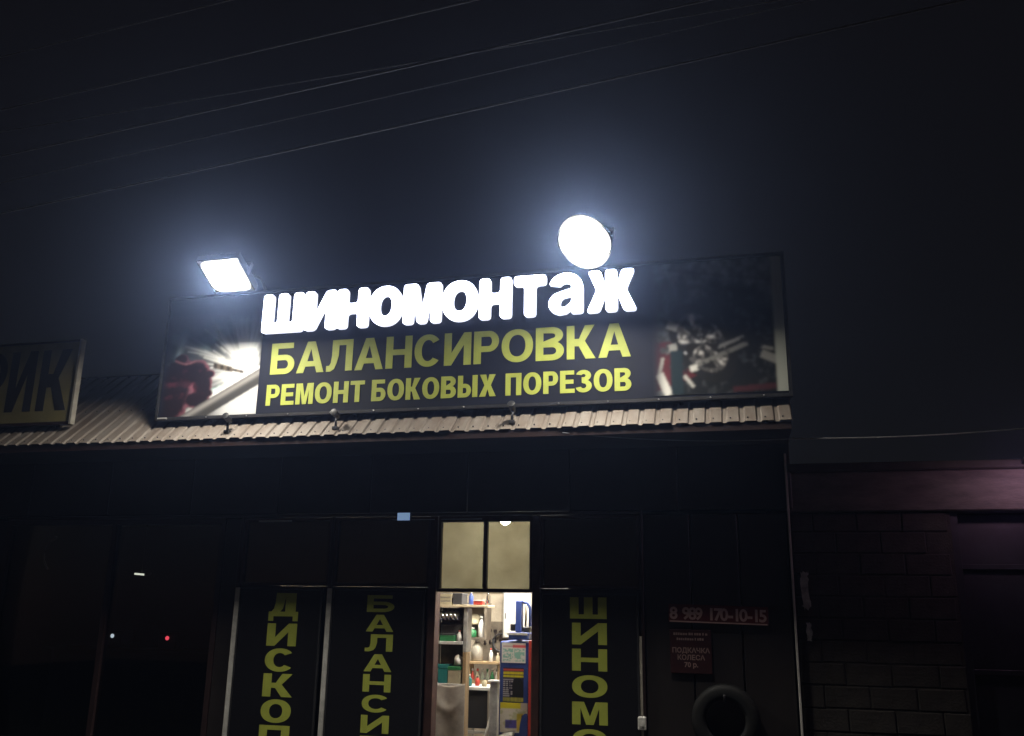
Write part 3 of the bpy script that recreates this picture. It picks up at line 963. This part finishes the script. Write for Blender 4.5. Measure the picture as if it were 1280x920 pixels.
# ================================================================== neighbour's sign
r = empty('neighbour_sign', (-8.4, SY, 3.74), 'dim yellow sign with tall dark letters on the same roof', 'sign')
box('panel', -9.6, -7.37, SY, SY + .05, 3.77, 4.72, 'tan_sign', r)
bm = bmesh.new()
bm_box(bm, -9.6, -7.372, SY - .01, SY + .06, 3.735, 3.769); bm_box(bm, -9.6, -7.372, SY - .01, SY + .06, 4.721, 4.745)
from_bm('frame', bm, 'trim', r)
box('edge_strip', -7.369, -7.335, SY - .02, SY + .05, 3.735, 4.745, 'rim_edge', r)
for ch, a, b in (('Р', -8.78, -8.33), ('И', -8.29, -7.93), ('К', -7.86, -7.45)):
    letter('letter', ch, a, b, 3.905, 4.635, SY - .0025, 'dark_ink', r, .15, .14)
for px in (-7.6, -8.9):
    tube('support_post', [(px, SY + .1, 3.55), (px, SY + .1, 4.7)], .022, 'dark_metal', r)

# ================================================================== neighbouring block building
bb = empty('block_building', (2.4, .1, GZ), 'low dark block building with a concrete lintel and a metal gate', 'building')
BY = .06
box('concrete_beam', .47, 6.0, BY - .05, BY + .25, 2.73, 3.11, 'concrete', bb, .012)
box('roof_slab', .47, 6.0, BY - .12, BY + 3.2, 3.115, 3.19, 'mortar', bb, .01)
box('mortar_core', .472, 1.90, BY + .006, BY + .22, GZ, 2.728, 'mortar', bb, 0)
meshes = []
for k in range(6):
    bm = bmesh.new()
    rs = random.Random(k)
    vs = bm_box(bm, 0, .391, 0, .1, 0, .190)
    bmesh.ops.bevel(bm, geom=bm.edges[:], offset=.008, segments=1, affect='EDGES')
    for v in bm.verts: v.co += Vector((rs.uniform(-.004, .004), rs.uniform(-.005, .003), rs.uniform(-.004, .004)))
    bmesh.ops.recalc_face_normals(bm, faces=bm.faces[:])
    me = bpy.data.meshes.new('block')
    bm.to_mesh(me); bm.free(); me.materials.append(M['block'])
    meshes.append(me)
row = 0
z = GZ + .008
while z < 2.6:
    x = .478 if row % 2 == 0 else .478 - .2
    while x < 1.88:
        a0, a1 = max(x, .478), min(x + .391, 1.895)
        if a1 - a0 > .06:
            o = bpy.data.objects.new('block', random.choice(meshes))
            o.location = (a0, BY + random.uniform(-.006, .003), z)
            o.scale = ((a1 - a0) / .391, 1, min(1, (2.722 - z) / .190))
            COL.objects.link(o); o.parent = bb; o.matrix_parent_inverse = bb.matrix_world.inverted()
        x += .4
    z += .199; row += 1
# plaster smears by the corner
bm = bmesh.new()
def blob(cx, cz, w, h, seed):
    rs = random.Random(seed)
    n = 34
    f = [bm.verts.new((cx + w * math.copysign(abs(math.cos(a)) ** .35, math.cos(a)) * rs.uniform(.5, 1.1), BY - .03 - rs.uniform(0, .004), cz + h * math.copysign(abs(math.sin(a)) ** .5, math.sin(a)) * rs.uniform(.82, 1.05))) for a in (2 * math.pi * i / n for i in range(n))]
    b = [bm.verts.new(v.co + Vector((0, .028, 0))) for v in f]
    bm.faces.new(f); bm.faces.new(b[::-1])
    for i in range(n): bm.faces.new((f[i], b[i], b[(i + 1) % n], f[(i + 1) % n]))
blob(.565, 2.0, .045, .19, 1); blob(.575, 1.62, .028, .09, 2)
bmesh.ops.recalc_face_normals(bm, faces=bm.faces[:])
o = from_bm('plaster_patch', bm, 'plaster', bb); o['label'] = 'pale ragged smear of plaster beside the corner strip'
# metal gate of upright sheets
box('gate_post', 1.902, 1.97, BY + .03, BY + .2, GZ, 2.728, 'gate', bb)
for i in range(6):
    a = 1.975 + i * .62
    box('gate_panel', a, a + .612, BY + .12, BY + .15, GZ + .03, 2.70, 'gate', bb)
for z in (.35, 1.27, 2.2):
    box('gate_rail', 1.975, 5.69, BY + .085, BY + .118, z, z + .05, 'gate', bb)
inner_back = box('back_wall', .47, 6.0, 3.1, 3.25, GZ, 3.11, 'mortar', bb, 0)
# its lamp, at the picture's edge
lamp = empty('wall_lamp', (2.545, -.2, 3.2), 'small pinkish wall lamp on a bracket over the metal gate', 'lamp')
tube('arm', [(2.545, BY - .12, 3.15), (2.545, -.25, 3.22), (2.545, -.45, 3.18)], .014, 'dark_metal', lamp)
lathe('lamp_shade', [(.02, .10), (.05, .09), (.09, .03), (.10, .0), (.09, .002), (.02, .06)], 'dark_metal', lamp, 18, Matrix.Translation((2.545, -.45, 3.08)))
lathe('bulb', [(.012, .055), (.03, .03), (.042, 0), (.03, -.03), (.008, -.042)], 'pink_lamp', lamp, 16, Matrix.Translation((2.545, -.45, 3.05)))

# ================================================================== overhead cables
CA = [((-13.48, 9.42), (2.93, 6.83)), ((-13.24, 8.51), (2.85, 6.30)), ((-13.03, 7.74), (2.78, 5.88)),
      ((-13.18, 8.31), (2.74, 5.62)), ((-12.91, 7.28), (2.76, 5.73)), ((-12.78, 6.79), (2.72, 5.49))]
CW = ['uppermost overhead cable crossing the night sky', 'overhead cable second from the top in the night sky', 'thick overhead cable in the middle of the bundle',
      'thin overhead cable that meets the thick one', 'faint thin overhead cable below the thick one', 'lowest overhead cable above the glowing sign']
RAD = [.006, .008, .010, .005, .004, .009]
eye = Vector((0, -9.2, 1.75))
for (a, b), lab, rad in zip(CA, CW, RAD):
    A = Vector((a[0], .5, a[1])); B = Vector((b[0], -4.0, b[1]))
    # the cables hang over the pavement, nearer than the sign
    A = eye + (A - eye) * ((9.2 - 1.9) / 9.7); B = eye + (B - eye) * ((9.2 - 2.7) / 5.2)
    d = (B - A)
    A2, B2 = A - d * .55, B + d * .75
    pts = []
    for i in range(61):
        t = i / 60
        p = A2.lerp(B2, t)
        p.z += .5 * ((t - .45) ** 2) * 4 * .25 - .0
        pts.append(p)
    tag(tube('overhead_cable', pts, rad, 'cable', n=6), lab, 'cable', 'overhead cables')

# ================================================================== inside the lit doorway
# ceiling lamp
r = empty('ceiling_lamp', (-2.95, 1.9, 2.95), 'fluorescent ceiling lamp inside the shop behind the papered panes', 'lamp')
box('tray', -3.6, -2.3, 1.82, 1.98, 2.85, 2.948, 'white', r)
for yy in (1.86, 1.94):
    tube('tube', [(-3.57, yy, 2.82), (-2.33, yy, 2.82)], .018, 'tube', r, 10)
r = empty('ceiling_lamp', (-2.45, .95, 2.95), 'added unseen ceiling lamp that brightens the fronts facing the doorway', 'lamp')  # added out of view to light the posters and machine front
box('tray', -2.55, -2.39, .34, 1.56, 2.85, 2.948, 'white', r)
for xx in (-2.51, -2.43):
    tube('tube', [(xx, .37, 2.82), (xx, 1.53, 2.82)], .018, 'tube', r, 10)
# shelf rack
r = empty('shelf_rack', (-3.32, 1.4, GZ + .02), 'metal shelf rack with a long pale top board in the lit doorway', 'shelf')
box('side_plate', -3.525, -3.490, 1.2, 1.39, GZ + .02, 1.79, 'rim_edge', r)
box('side_plate', -3.165, -3.120, 1.2, 1.39, 1.30, 1.79, 'shelf_metal', r)
box('upright', -3.163, -3.118, 1.2, 1.34, GZ + .02, 1.298, 'wood', r)
box('top_board', -3.53, -2.86, 1.17, 1.45, 1.795, 1.825, 'pale_wood', r)
for zz in (1.38, .92):
    box('shelf_board', -3.488, -3.167, 1.185, 1.385, zz, zz + .035, 'dirty_white', r)
box('back_sheet', -3.488, -3.167, 1.386, 1.396, .95, 1.79, 'in_dark', r, 0)
def carton(name, lab, cat, x0, x1, y0, y1, z0, z1, m, m2=None):
    r = empty(name, ((x0 + x1) / 2, (y0 + y1) / 2, z0), lab, cat)
    h = (z1 - z0)
    box('body', x0, x1, y0, y1, z0, z1 - h * .22, m, r, .004)
    box('lid', x0 - .003, x1 + .003, y0 - .003, y1 + .003, z1 - h * .22 + .001, z1, m2 or m, r, .004)
    return r
for i in range(3):
    carton('parts_box', ['lowest beige box in the small pile on the top board', 'middle beige box in the small pile on the top board', 'uppermost beige box in the small pile on the top board'][i], 'box', -3.46, -3.315, 1.2, 1.4, 1.826 + i * .043, 1.826 + i * .043 + .041, 'carton', 'rim_edge')
carton('parts_box', 'dark box beside the beige pile on the top board', 'box', -3.30, -3.19, 1.2, 1.42, 1.826, 1.955, 'dark_box')
carton('parts_box', 'small red box on the end of the top board', 'box', -3.05, -2.945, 1.2, 1.3, 1.826, 1.88, 'red', 'white')
# hub caps hung in a row
for i in range(5):
    xx = -3.445 + i * .05
    r = empty('hub_cap', (xx, 1.23, 1.78), 'shiny chrome hub cap hanging in a row under the top board', 'hub cap', 'chrome hub caps')
    mt = Matrix.Translation((xx, 1.24, 1.705)) @ Matrix.Rotation(R(62), 4, 'Y') @ Matrix.Rotation(R(15), 4, 'X')
    lathe('dish', [(.064, -.012), (.066, -.004), (.055, .006), (.045, .004), (.03, .016), (.008, .02)], 'chrome', r, 22, mt)
    tube('hook', [(xx, 1.24, 1.76), (xx, 1.235, 1.796)], .003, 'dark_metal', r, 6)
carton('tool_case', 'dark green tool case on the middle shelf of the rack', 'case', -3.45, -3.27, 1.21, 1.37, 1.416, 1.50, 'green', 'dark_box')
carton('tool_case', 'black tool case behind the hub caps on the middle shelf', 'case', -3.46, -3.20, 1.28, 1.38, 1.5015, 1.62, 'dark_box', 'black')
carton('storage_box', 'teal plastic box on the low shelf above the cloth', 'box', -3.455, -3.34, 1.2, 1.38, .956, 1.16, 'teal')
carton('storage_box', 'beige carton with a green lid beside the teal box', 'box', -3.335, -3.185, 1.2, 1.38, .956, 1.14, 'carton', 'green')
# crumpled white rag on the carton
def lump(name, lab, cat, c, s, m, seed):
    bm = bmesh.new()
    bmesh.ops.create_icosphere(bm, subdivisions=3, radius=1)
    rs = random.Random(seed)
    ph = [(Vector((rs.uniform(-4, 4), rs.uniform(-4, 4), rs.uniform(-4, 4))), rs.uniform(0, 6)) for _ in range(6)]
    for v in bm.verts:
        k = 1 + .10 * sum(math.sin(v.co.dot(p) + q) for p, q in ph)
        v.co = Vector((v.co.x * s[0] * k + c[0], v.co.y * s[1] * k + c[1], max(v.co.z * k, -.55) * s[2] + c[2]))
    return tag(from_bm(name, bm, m, None, True), lab, cat)
lump('rag', 'crumpled pale rag on the green lidded carton', 'rag', (-3.24, 1.29, 1.185), (.06, .07, .07), 'white', 3)
# hanging grey cloth
nx, nz = 40, 60
u, v = np.meshgrid(np.linspace(0, 1, nx), np.linspace(0, 1, nz))
sag = .03 * np.sin(math.pi * u) * v ** 3
yy = 1.05 - .014 * np.sin(u * 9 + 1.2 * v) * (1 - .6 * v) - .015 * np.sin(u * 4 + 3 * v) * (1 - v) - .018 * np.exp(-((v - .9 + .12 * np.sin(math.pi * u)) / .05) ** 2) * np.sin(math.pi * u)
co = np.stack([-3.45 + .37 * u - .02 * (1 - v) * (1 - u), yy, GZ + .15 + (.97 - GZ - .15) * v - sag], -1).reshape(-1, 3)
idx = np.arange(nx * nz).reshape(nz, nx)
me = bpy.data.meshes.new('hanging_cloth')
me.from_pydata(co.tolist(), [], np.stack([idx[:-1, :-1], idx[:-1, 1:], idx[1:, 1:], idx[1:, :-1]], -1).reshape(-1, 4).tolist())
me.materials.append(M['cloth'])
for p in me.polygons: p.use_smooth = True
o = link(bpy.data.objects.new('hanging_cloth', me))
so = o.modifiers.new('thickness', 'SOLIDIFY'); so.thickness = .006
tag(o, 'grey cloth hung across the lower half of the shelf rack', 'cloth')
# wall cabinet further in
r = empty('wall_cabinet', (-3.36, 2.5, 1.40), 'open fronted brown wall cabinet with green tins behind the rack', 'cabinet')
bm = bmesh.new()
for a in ((-3.62, -3.22, 1.40, 1.43), (-3.62, -3.22, 1.83, 1.86), (-3.62, -3.59, 1.43, 1.83), (-3.255, -3.22, 1.43, 1.83)):
    bm_box(bm, a[0], a[1], 2.4, 2.62, a[2], a[3])
from_bm('case', bm, 'in_dark', r)
box('back', -3.59, -3.255, 2.60, 2.618, 1.431, 1.829, 'in_wall', r, 0)
def bottle(name, lab, x, y, z, rr, h, m, m2, group=None, cat='bottle'):
    r = empty(name, (x, y, z), lab, cat, group)
    mt = Matrix.Translation((x, y, z))
    lathe('body', [(rr * .9, 0), (rr, .006), (rr, h * .62), (rr * .45, h * .8), (rr * .4, h * .88)], m, r, 14, mt)
    lathe('cap', [(rr * .48, h * .881), (rr * .48, h), (rr * .4, h * 1.005)], m2, r, 12, mt)
bottle('tin', 'green tin in the brown wall cabinet', -3.43, 2.48, 1.4305, .055, .12, 'green', 'white', cat='tin')
bottle('tin', 'pale tin in the brown wall cabinet', -3.31, 2.48, 1.4305, .04, .26, 'white', 'dirty_white', cat='tin')
lump('rag', 'brown rag bundled in the wall cabinet', 'rag', (-3.42, 2.52, 1.63), (.09, .05, .08), 'carton', 5)
# shelf of bottles below it
r = empty('bottle_shelf', (-3.24, 2.45, 1.11), 'narrow wooden shelf with bottles against the back', 'shelf')
box('board', -3.47, -3.03, 2.36, 2.6, 1.11, 1.14, 'wood', r)
for bx in (-3.44, -3.06):
    box('bracket', bx - .01, bx + .01, 2.40, 2.6, .80, 1.109, 'wood', r)
box('lower_board', -3.47, -3.03, 2.36, 2.6, .79, .80 - .0015, 'wood', r, 0)
bm = bmesh.new()
bm_box(bm, -3.46, -3.04, 2.365, 2.377, .80, .92)
from_bm('front_board', bm, 'wood', r)
for i, (m1, m2) in enumerate((('red', 'white'), ('carton', 'red'), ('glass_bottle', 'white'), ('glass_bottle', 'green'), ('green', 'white'), ('white', 'dark_box'))):
    bottle('bottle', ['red bottle with white cap on the lower shelf', 'beige bottle with red cap on the lower shelf', 'cloudy bottle with white cap on the lower shelf', 'cloudy bottle with green cap on the lower shelf',
                      'green bottle with white cap on the lower shelf', 'white bottle with dark cap on the lower shelf'][i], -3.405 + i * .065, 2.45, .8005, .027, .25, m1, m2, 'bottles on the lower shelf')
bottle('bottle', 'tall white bottle standing on the narrow shelf', -3.17, 2.46, 1.1405, .026, .16, 'white', 'red', 'bottles on the upper board')
bottle('bottle', 'short beige bottle standing on the narrow shelf', -3.08, 2.46, 1.1405, .024, .10, 'carton', 'white', 'bottles on the upper board')
bottle('canister', 'large pale canister on the narrow shelf end', -3.36, 2.48, 1.1405, .075, .27, 'rim_edge', 'white', cat='canister')
# work bench
r = empty('work_bench', (-3.1, 1.85, GZ + .02), 'low work bench with a white top edge and dark side', 'bench')
box('top', -3.33, -2.97, 1.75, 2.2, .845, .885, 'white', r)
box('side_sheet', -3.31, -3.02, 1.79, 1.80, .42, .843, 'black', r, 0)
for px, py in ((-3.31, 1.78), (-3.0, 1.78), (-3.31, 2.15), (-3.0, 2.15)):
    box('leg', px, px + .03, py - .012, py + .018, GZ + .02, .8435, 'shelf_metal', r)
box('stretcher', -3.278, -3.002, 1.775, 1.79, .36, .395, 'shelf_metal', r)
lump('rag', 'brown crumpled rag under the work bench', 'rag', (-3.16, 1.9, GZ + .10), (.12, .1, .12), 'carton', 9)
# grey square post
r = empty('steel_post', (-2.87, 1.5, GZ + .02), 'square grey steel post standing between bench and blue machine', 'post')
box('shaft', -2.912, -2.825, 1.5, 1.585, GZ + .04, .96, 'shelf_metal', r)
box('cap', -2.935, -2.80, 1.48, 1.605, .961, .985, 'dirty_white', r)
box('foot', -2.96, -2.78, 1.45, 1.63, GZ + .021, GZ + .0385, 'shelf_metal', r)
# pale electric cabinet on the back wall
r = empty('electric_cabinet', (-3.05, 3.5, 1.42), 'pale grey electric cabinet on the back wall', 'cabinet')
box('case', -3.27, -2.85, 3.42, 3.598, 1.40, 2.02, 'plaster', r, .006)
box('door', -3.255, -2.865, 3.405, 3.419, 1.415, 2.005, 'white', r, .004)
box('handle', -3.235, -3.222, 3.39, 3.404, 1.66, 1.74, 'dark_metal', r)
box('wall_pipe', -4.9, -1.8, 3.47, 3.55, 2.05, 2.13, 'white', None, .02)
tag(bpy.data.objects['wall_pipe'], 'pale boxed pipe run across the top of the back wall', 'pipe')
# blue tyre machine with posters
r = empty('tyre_machine', (-2.47, 1.2, GZ + .02), 'blue tyre machine with posters stuck on its front and a curved arm', 'machine')
box('cabinet', -2.645, -2.315, .9, 1.5, GZ + .02, 1.44, 'blue', r, .012)
box('side_strip', -2.312, -2.255, .86, 1.2, GZ + .02, 1.455, 'red', r, .006)
box('base_plate', -2.545, -2.315, .88, 1.25, 1.462, 1.535, 'blue', r, .008)
box('plate_edge', -2.56, -2.33, .874, .879, 1.508, 1.53, 'dirty_white', r, 0)
tube('pivot', [(-2.455, 1.02, 1.44), (-2.455, 1.02, 1.463)], .03, 'chrome', r, 14)
box('column', -2.482, -2.412, .93, 1.03, 1.536, 1.875, 'blue', r, .008)
tube('curved_arm', [(-2.41, .98, 1.865)] + [(-2.41 + .085 * math.sin(R(a)), .98, 1.775 + .085 * math.cos(R(a))) for a in range(15, 91, 15)] + [(-2.325, .98, 1.60)], .017, 'blue', r, 10)
tube('piston', [(-2.372, .97, 1.84), (-2.372, .97, 1.60)], .012, 'rim_edge', r, 10)
box('motor', -2.545, -2.484, .95, 1.06, 1.55, 1.63, 'black', r, .012)
box('motor', -2.405, -2.325, .95, 1.06, 1.536, 1.60, 'black', r, .012)
def price(u, v):
    r = np.full(u.shape, .78); g = np.full(u.shape, .78); b = np.full(u.shape, .76)
    t = (v > .76) & (v < .9) & (u > .45)
    r, g, b = np.where(t, .62, r), np.where(t, .12, g), np.where(t, .14, b)
    t2 = (v > .8) & (v < .86) & (u <= .45) & (u > .06)
    r, g, b = np.where(t2, .5, r), np.where(t2, .3, g), np.where(t2, .35, b)
    n = vnoise(u, v, 12, 14, 31, 2)
    tb = (v < .7) & (v > .08) & (u > .06) & (u < .94) & (np.abs(u - .5) > .03)
    cells = tb & (n > .42)
    r, g, b = np.where(cells, .28, r), np.where(cells, .56, g), np.where(cells, .50, b)
    return r, g, b
def offer(u, v):
    r = np.full(u.shape, .03); g = np.full(u.shape, .03); b = np.full(u.shape, .06)
    n = vnoise(u, v, 16, 2, 33, 2)
    t = (v > .90) & (v < .97); r, g, b = np.where(t, .5, r), np.where(t, .08, g), np.where(t, .06, b)
    for a, c in ((.81, .87), (.72, .78)):
        t = (v > a) & (v < c); k = .45 + .35 * n
        r, g, b = np.where(t, k * 1.1, r), np.where(t, k, g), np.where(t, .03, b)
    for i in range(9):
        a = .66 - i * .06
        t = (v > a - .03) & (v < a) & (u < .52 + .2 * math.sin(i * 2.1)) & (n > .3)
        r, g, b = np.where(t, .55, r), np.where(t, .55, g), np.where(t, .62, b)
    man = ((np.hypot((u - .72) / .28, (v - .42) / .30) < 1) | ((v < .35) & (u > .45))) & (v > .13)
    r, g, b = np.where(man, .012, r), np.where(man, .012, g), np.where(man, .013, b)
    t = v < .12; r, g, b = np.where(t, .22 + .2 * n, r), np.where(t, .22 + .2 * n, g), np.where(t, .08, b)
    return r, g, b
def leaf(u, v):
    n = vnoise(u, v, 5, 6, 35, 3)
    r = .72 * np.ones(u.shape); g = .7 * np.ones(u.shape); b = .62 * np.ones(u.shape)
    t = (v > .8) & (u < .75); r, g, b = np.where(t, .72, r), np.where(t, .66, g), np.where(t, .04, b)
    t = (v < .42) & (v > .15) & (u > .2) & (u < .62); r, g, b = np.where(t, .1, r), np.where(t, .09, g), np.where(t, .38, b)
    t = (u > .62) & (u < .86) & (v < .65) & (v > .05); r, g, b = np.where(t, .75, r), np.where(t, .58, g), np.where(t, .1, b)
    t = (u > .78) & (u < .84) & (v < .6) & (v > .3) & (n > .45); r, g, b = np.where(t, .06, r), np.where(t, .05, g), np.where(t, .04, b)
    t = (n > .62) & (v < .8); r, g, b = np.where(t, r * .75, r), np.where(t, g * .8, g), np.where(t, b * .6, b)
    return r, g, b
p = print_grid('poster', -2.622, -2.352, 1.215, 1.425, .895, 50, 44, price, 'print_paper', r); p['label'] = 'white price list with a red heading and pale green table'
p = print_grid('poster', -2.600, -2.372, .815, 1.165, .895, 50, 70, offer, 'print_paper', r); p['label'] = 'dark poster with yellow lines and a black figure'
p = print_grid('poster', -2.628, -2.325, .50, .805, .893, 44, 44, leaf, 'print_paper', r, bulge=lambda u, v: -.02 * (1 - v) * np.sin(u * 5)); p['label'] = 'overlapping white and yellow leaflets'
# white sheet on a stool by the door
r = empty('stool', (-2.52, .55, GZ + .02), 'stool just inside the door with a white paper on it', 'stool')
box('seat', -2.66, -2.40, .42, .70, .40, .43, 'wood', r)
for px in (-2.65, -2.44):
    for py in (.43, .66):
        box('leg', px, px + .03, py, py + .03, GZ + .021, .399, 'wood', r)
bm = bmesh.new()
g = [[bm.verts.new((-2.67 + .26 * i / 8 + .02 * j / 8, .44 + .2 * j / 8, .435 + .10 * math.sin(i / 8 * 1.6) * (.4 + .6 * j / 8) + .02 * math.sin(j))) for i in range(9)] for j in range(9)]
for j in range(8):
    for i in range(8): bm.faces.new((g[j][i], g[j][i + 1], g[j + 1][i + 1], g[j + 1][i]))
bmesh.ops.solidify(bm, geom=bm.faces[:], thickness=.002)
tag(from_bm('paper_sheet', bm, 'white', None, True), 'curled white paper lying on the stool', 'paper')

# clutter of the workshop
def wrench(x, z, l, lab):
    bm = bmesh.new()
    bm_box(bm, x - .009, x + .009, 3.573, 3.581, z - l, z)
    for zz, rr in ((z, .026), (z - l, .02)):
        vs = [bm.verts.new((x + rr * math.cos(R(a)), 3.571, zz + rr * math.sin(R(a)))) for a in range(-60, 241, 30)]
        wv = [bm.verts.new(v.co + Vector((0, .012, 0))) for v in vs]
        bm.faces.new(vs); bm.faces.new(wv[::-1])
        for i in range(len(vs)): bm.faces.new((vs[i], wv[i], wv[(i + 1) % len(vs)], vs[(i + 1) % len(vs)]))
    bmesh.ops.recalc_face_normals(bm, faces=bm.faces[:])
    tag(from_bm('wrench', bm, 'chrome', None), lab, 'wrench', 'wrenches on the dark wall patch')
for i in range(5):
    wrench(-3.64 + i * .075, 1.52 - .01 * i, .22 - .028 * i, 'chrome wrench hung in a row on the dark patch of the back wall')
tag(tube('air_hose', [(-3.32 + (.10 + .004 * (k % 7)) * math.cos(k * .35), 3.55 - .0009 * k, 1.34 + (.11 + .003 * (k % 5)) * math.sin(k * .35)) for k in range(70)], .009, 'dark_box', None, 6), 'coiled dark air hose hung on the back wall', 'hose')
bottle('spray_can', 'blue spray can on the top board of the rack', -3.11, 1.30, 1.8255, .028, .15, 'blue', 'white', cat='spray can')
bottle('spray_can', 'silver spray can on the end of the top board', -2.91, 1.34, 1.8255, .026, .16, 'chrome', 'black', cat='spray can')
bottle('oil_can', 'small white oil can on the middle shelf of the rack', -3.225, 1.25, 1.4155, .03, .12, 'white', 'red', cat='can')
bottle('oil_can', 'small teal oil can standing on the work bench', -3.27, 1.85, .8855, .035, .13, 'teal', 'white', cat='can')
bottle('oil_can', 'small red oil can standing on the work bench', -3.18, 1.9, .8855, .03, .11, 'red', 'dark_box', cat='can')
bottle('oil_can', 'small beige oil can standing on the work bench', -3.08, 1.86, .8855, .03, .09, 'carton', 'dark_box', cat='can')
r = empty('bucket', (-3.12, 1.66, GZ + .02), 'brown bucket on the floor before the work bench', 'bucket')
lathe('body', [(.09, 0), (.10, .01), (.13, .25), (.135, .255), (.125, .256), (.095, .03)], 'wood', r, 22, Matrix.Translation((-3.06, 1.64, GZ + .022)))
tube('handle', [(-3.06 + .13 * math.cos(R(a)), 1.64, GZ + .27 + .11 * math.sin(R(a))) for a in range(0, 181, 20)], .004, 'chrome', r, 6)
for k, (m_, lab) in enumerate((('shelf_metal', 'grey pipe leaning low across the work bench legs'), ('wood', 'wooden stick leaning low across the work bench legs'))):
    tag(tube('leaning_pipe', [(-3.24 + .05 * k, 1.70, GZ + .04), (-2.93 + .02 * k, 1.68, .62 - .16 * k)], .014, m_, None, 8), lab, 'pipe')
# screws along the roofing and the sign frame
bm = bmesh.new()
for i in range(64):
    x = .505 - RIB * (i + .55)
    for d in (.06, .75):
        bmesh.ops.create_icosphere(bm, subdivisions=1, radius=.009, matrix=Matrix.Translation((x, -.80 + d * math.cos(PITCH) - .018 * math.sin(PITCH), 3.468 + d * math.sin(PITCH) + .018 * math.cos(PITCH))))
o = from_bm('roofing_screws', bm, 'dark_metal', shop); o['kind'] = 'stuff'
for i in range(14):
    x = -6.1 + i * .49
    bm = bmesh.new()
    bmesh.ops.create_icosphere(bm, subdivisions=1, radius=.010, matrix=Matrix.Translation((x, SY - .013, 3.752)))
    from_bm('bolt', bm, 'grey_metal', sign)

# ================================================================== stand-ins for reflections in the dark shop window
r = empty('streak_tube', (-7.48, 1.2, 2.3), 'added dim tube drawing a light streak reflected in the shop window', 'lamp')  # glowing tube put in for a light streak in the glass
tube('tube', [(-7.60, 1.2, 2.15), (-7.45, 1.2, 2.14)], .012, 'streak_glow', r, 10)
tube('cap', [(-7.448, 1.2, 2.14), (-7.37, 1.2, 2.155)], .02, 'grey_metal', r, 10)
tube('hanger', [(-7.5, 1.2, 2.16), (-7.5, 1.2, 2.95)], .004, 'dark_metal', r, 6)
def glint_box(lab, x, z, m):  # lit spots added to imitate lights reflected in the glass
    r = empty('glint_box', (x, .75, z - .12), lab, 'glint_box')
    box('case', x - .12, x + .12, .62, .86, z - .12, z + .06, 'black', r, .01)
    lathe('glint_spot', [(.024, 0), (.024, .006), (.015, .016), (.003, .018)], m, r, 14, Matrix.Translation((x, .619, z)) @ Matrix.Rotation(R(90), 4, 'X'))
glint_box('added black box with a white light imitating a reflection in the window', -7.38, 1.40, 'glint_white')
glint_box('added black box with a red light imitating a reflection in the window', -6.63, 1.39, 'glint_red')
r = empty('counter', (-7.0, .8, GZ + .02), 'dark counter behind the shop window carrying two glint boxes', 'counter')
box('top', -8.2, -5.9, .5, 1.0, 1.235, 1.265, 'dark_box', r)
box('front', -8.15, -5.95, .56, .94, GZ + .031, 1.234, 'trim', r)
tag(tube('reflection_curve', [(-8.10, .3, 2.55), (-8.19, .3, 2.47), (-8.25, .3, 2.36), (-8.24, .3, 2.27), (-8.16, .3, 2.16)], .016, 'chrome', None, 10), 'bent chrome tube imitating a curved reflection in the shop window', 'pipe')  # bent tube put in for a curved reflection in the glass

# ================================================================== air volume added to imitate lens glare and bloom
bm = bmesh.new()
bm_box(bm, -29, 29, -29, 29, GZ - 1.4, 13.0)
bmesh.ops.recalc_face_normals(bm, faces=bm.faces[:])
hm = bpy.data.materials.new('glare_air')
hm.use_nodes = True
nt = hm.node_tree
nt.nodes.remove(nt.nodes['Principled BSDF'])
pv = nt.nodes.new('ShaderNodeVolumePrincipled')
pv.inputs['Color'].default_value = (.38, .53, 1.0, 1)
pv.inputs['Density'].default_value = GLARE_DENSITY
pv.inputs['Anisotropy'].default_value = GLARE_ANISO
nt.links.new(pv.outputs[0], nt.nodes['Material Output'].inputs['Volume'])
hz = from_bm('glare_volume', bm, hm)
hz['kind'] = 'stuff'
hz['label'] = 'added air volume imitating lens glare round the lamps'
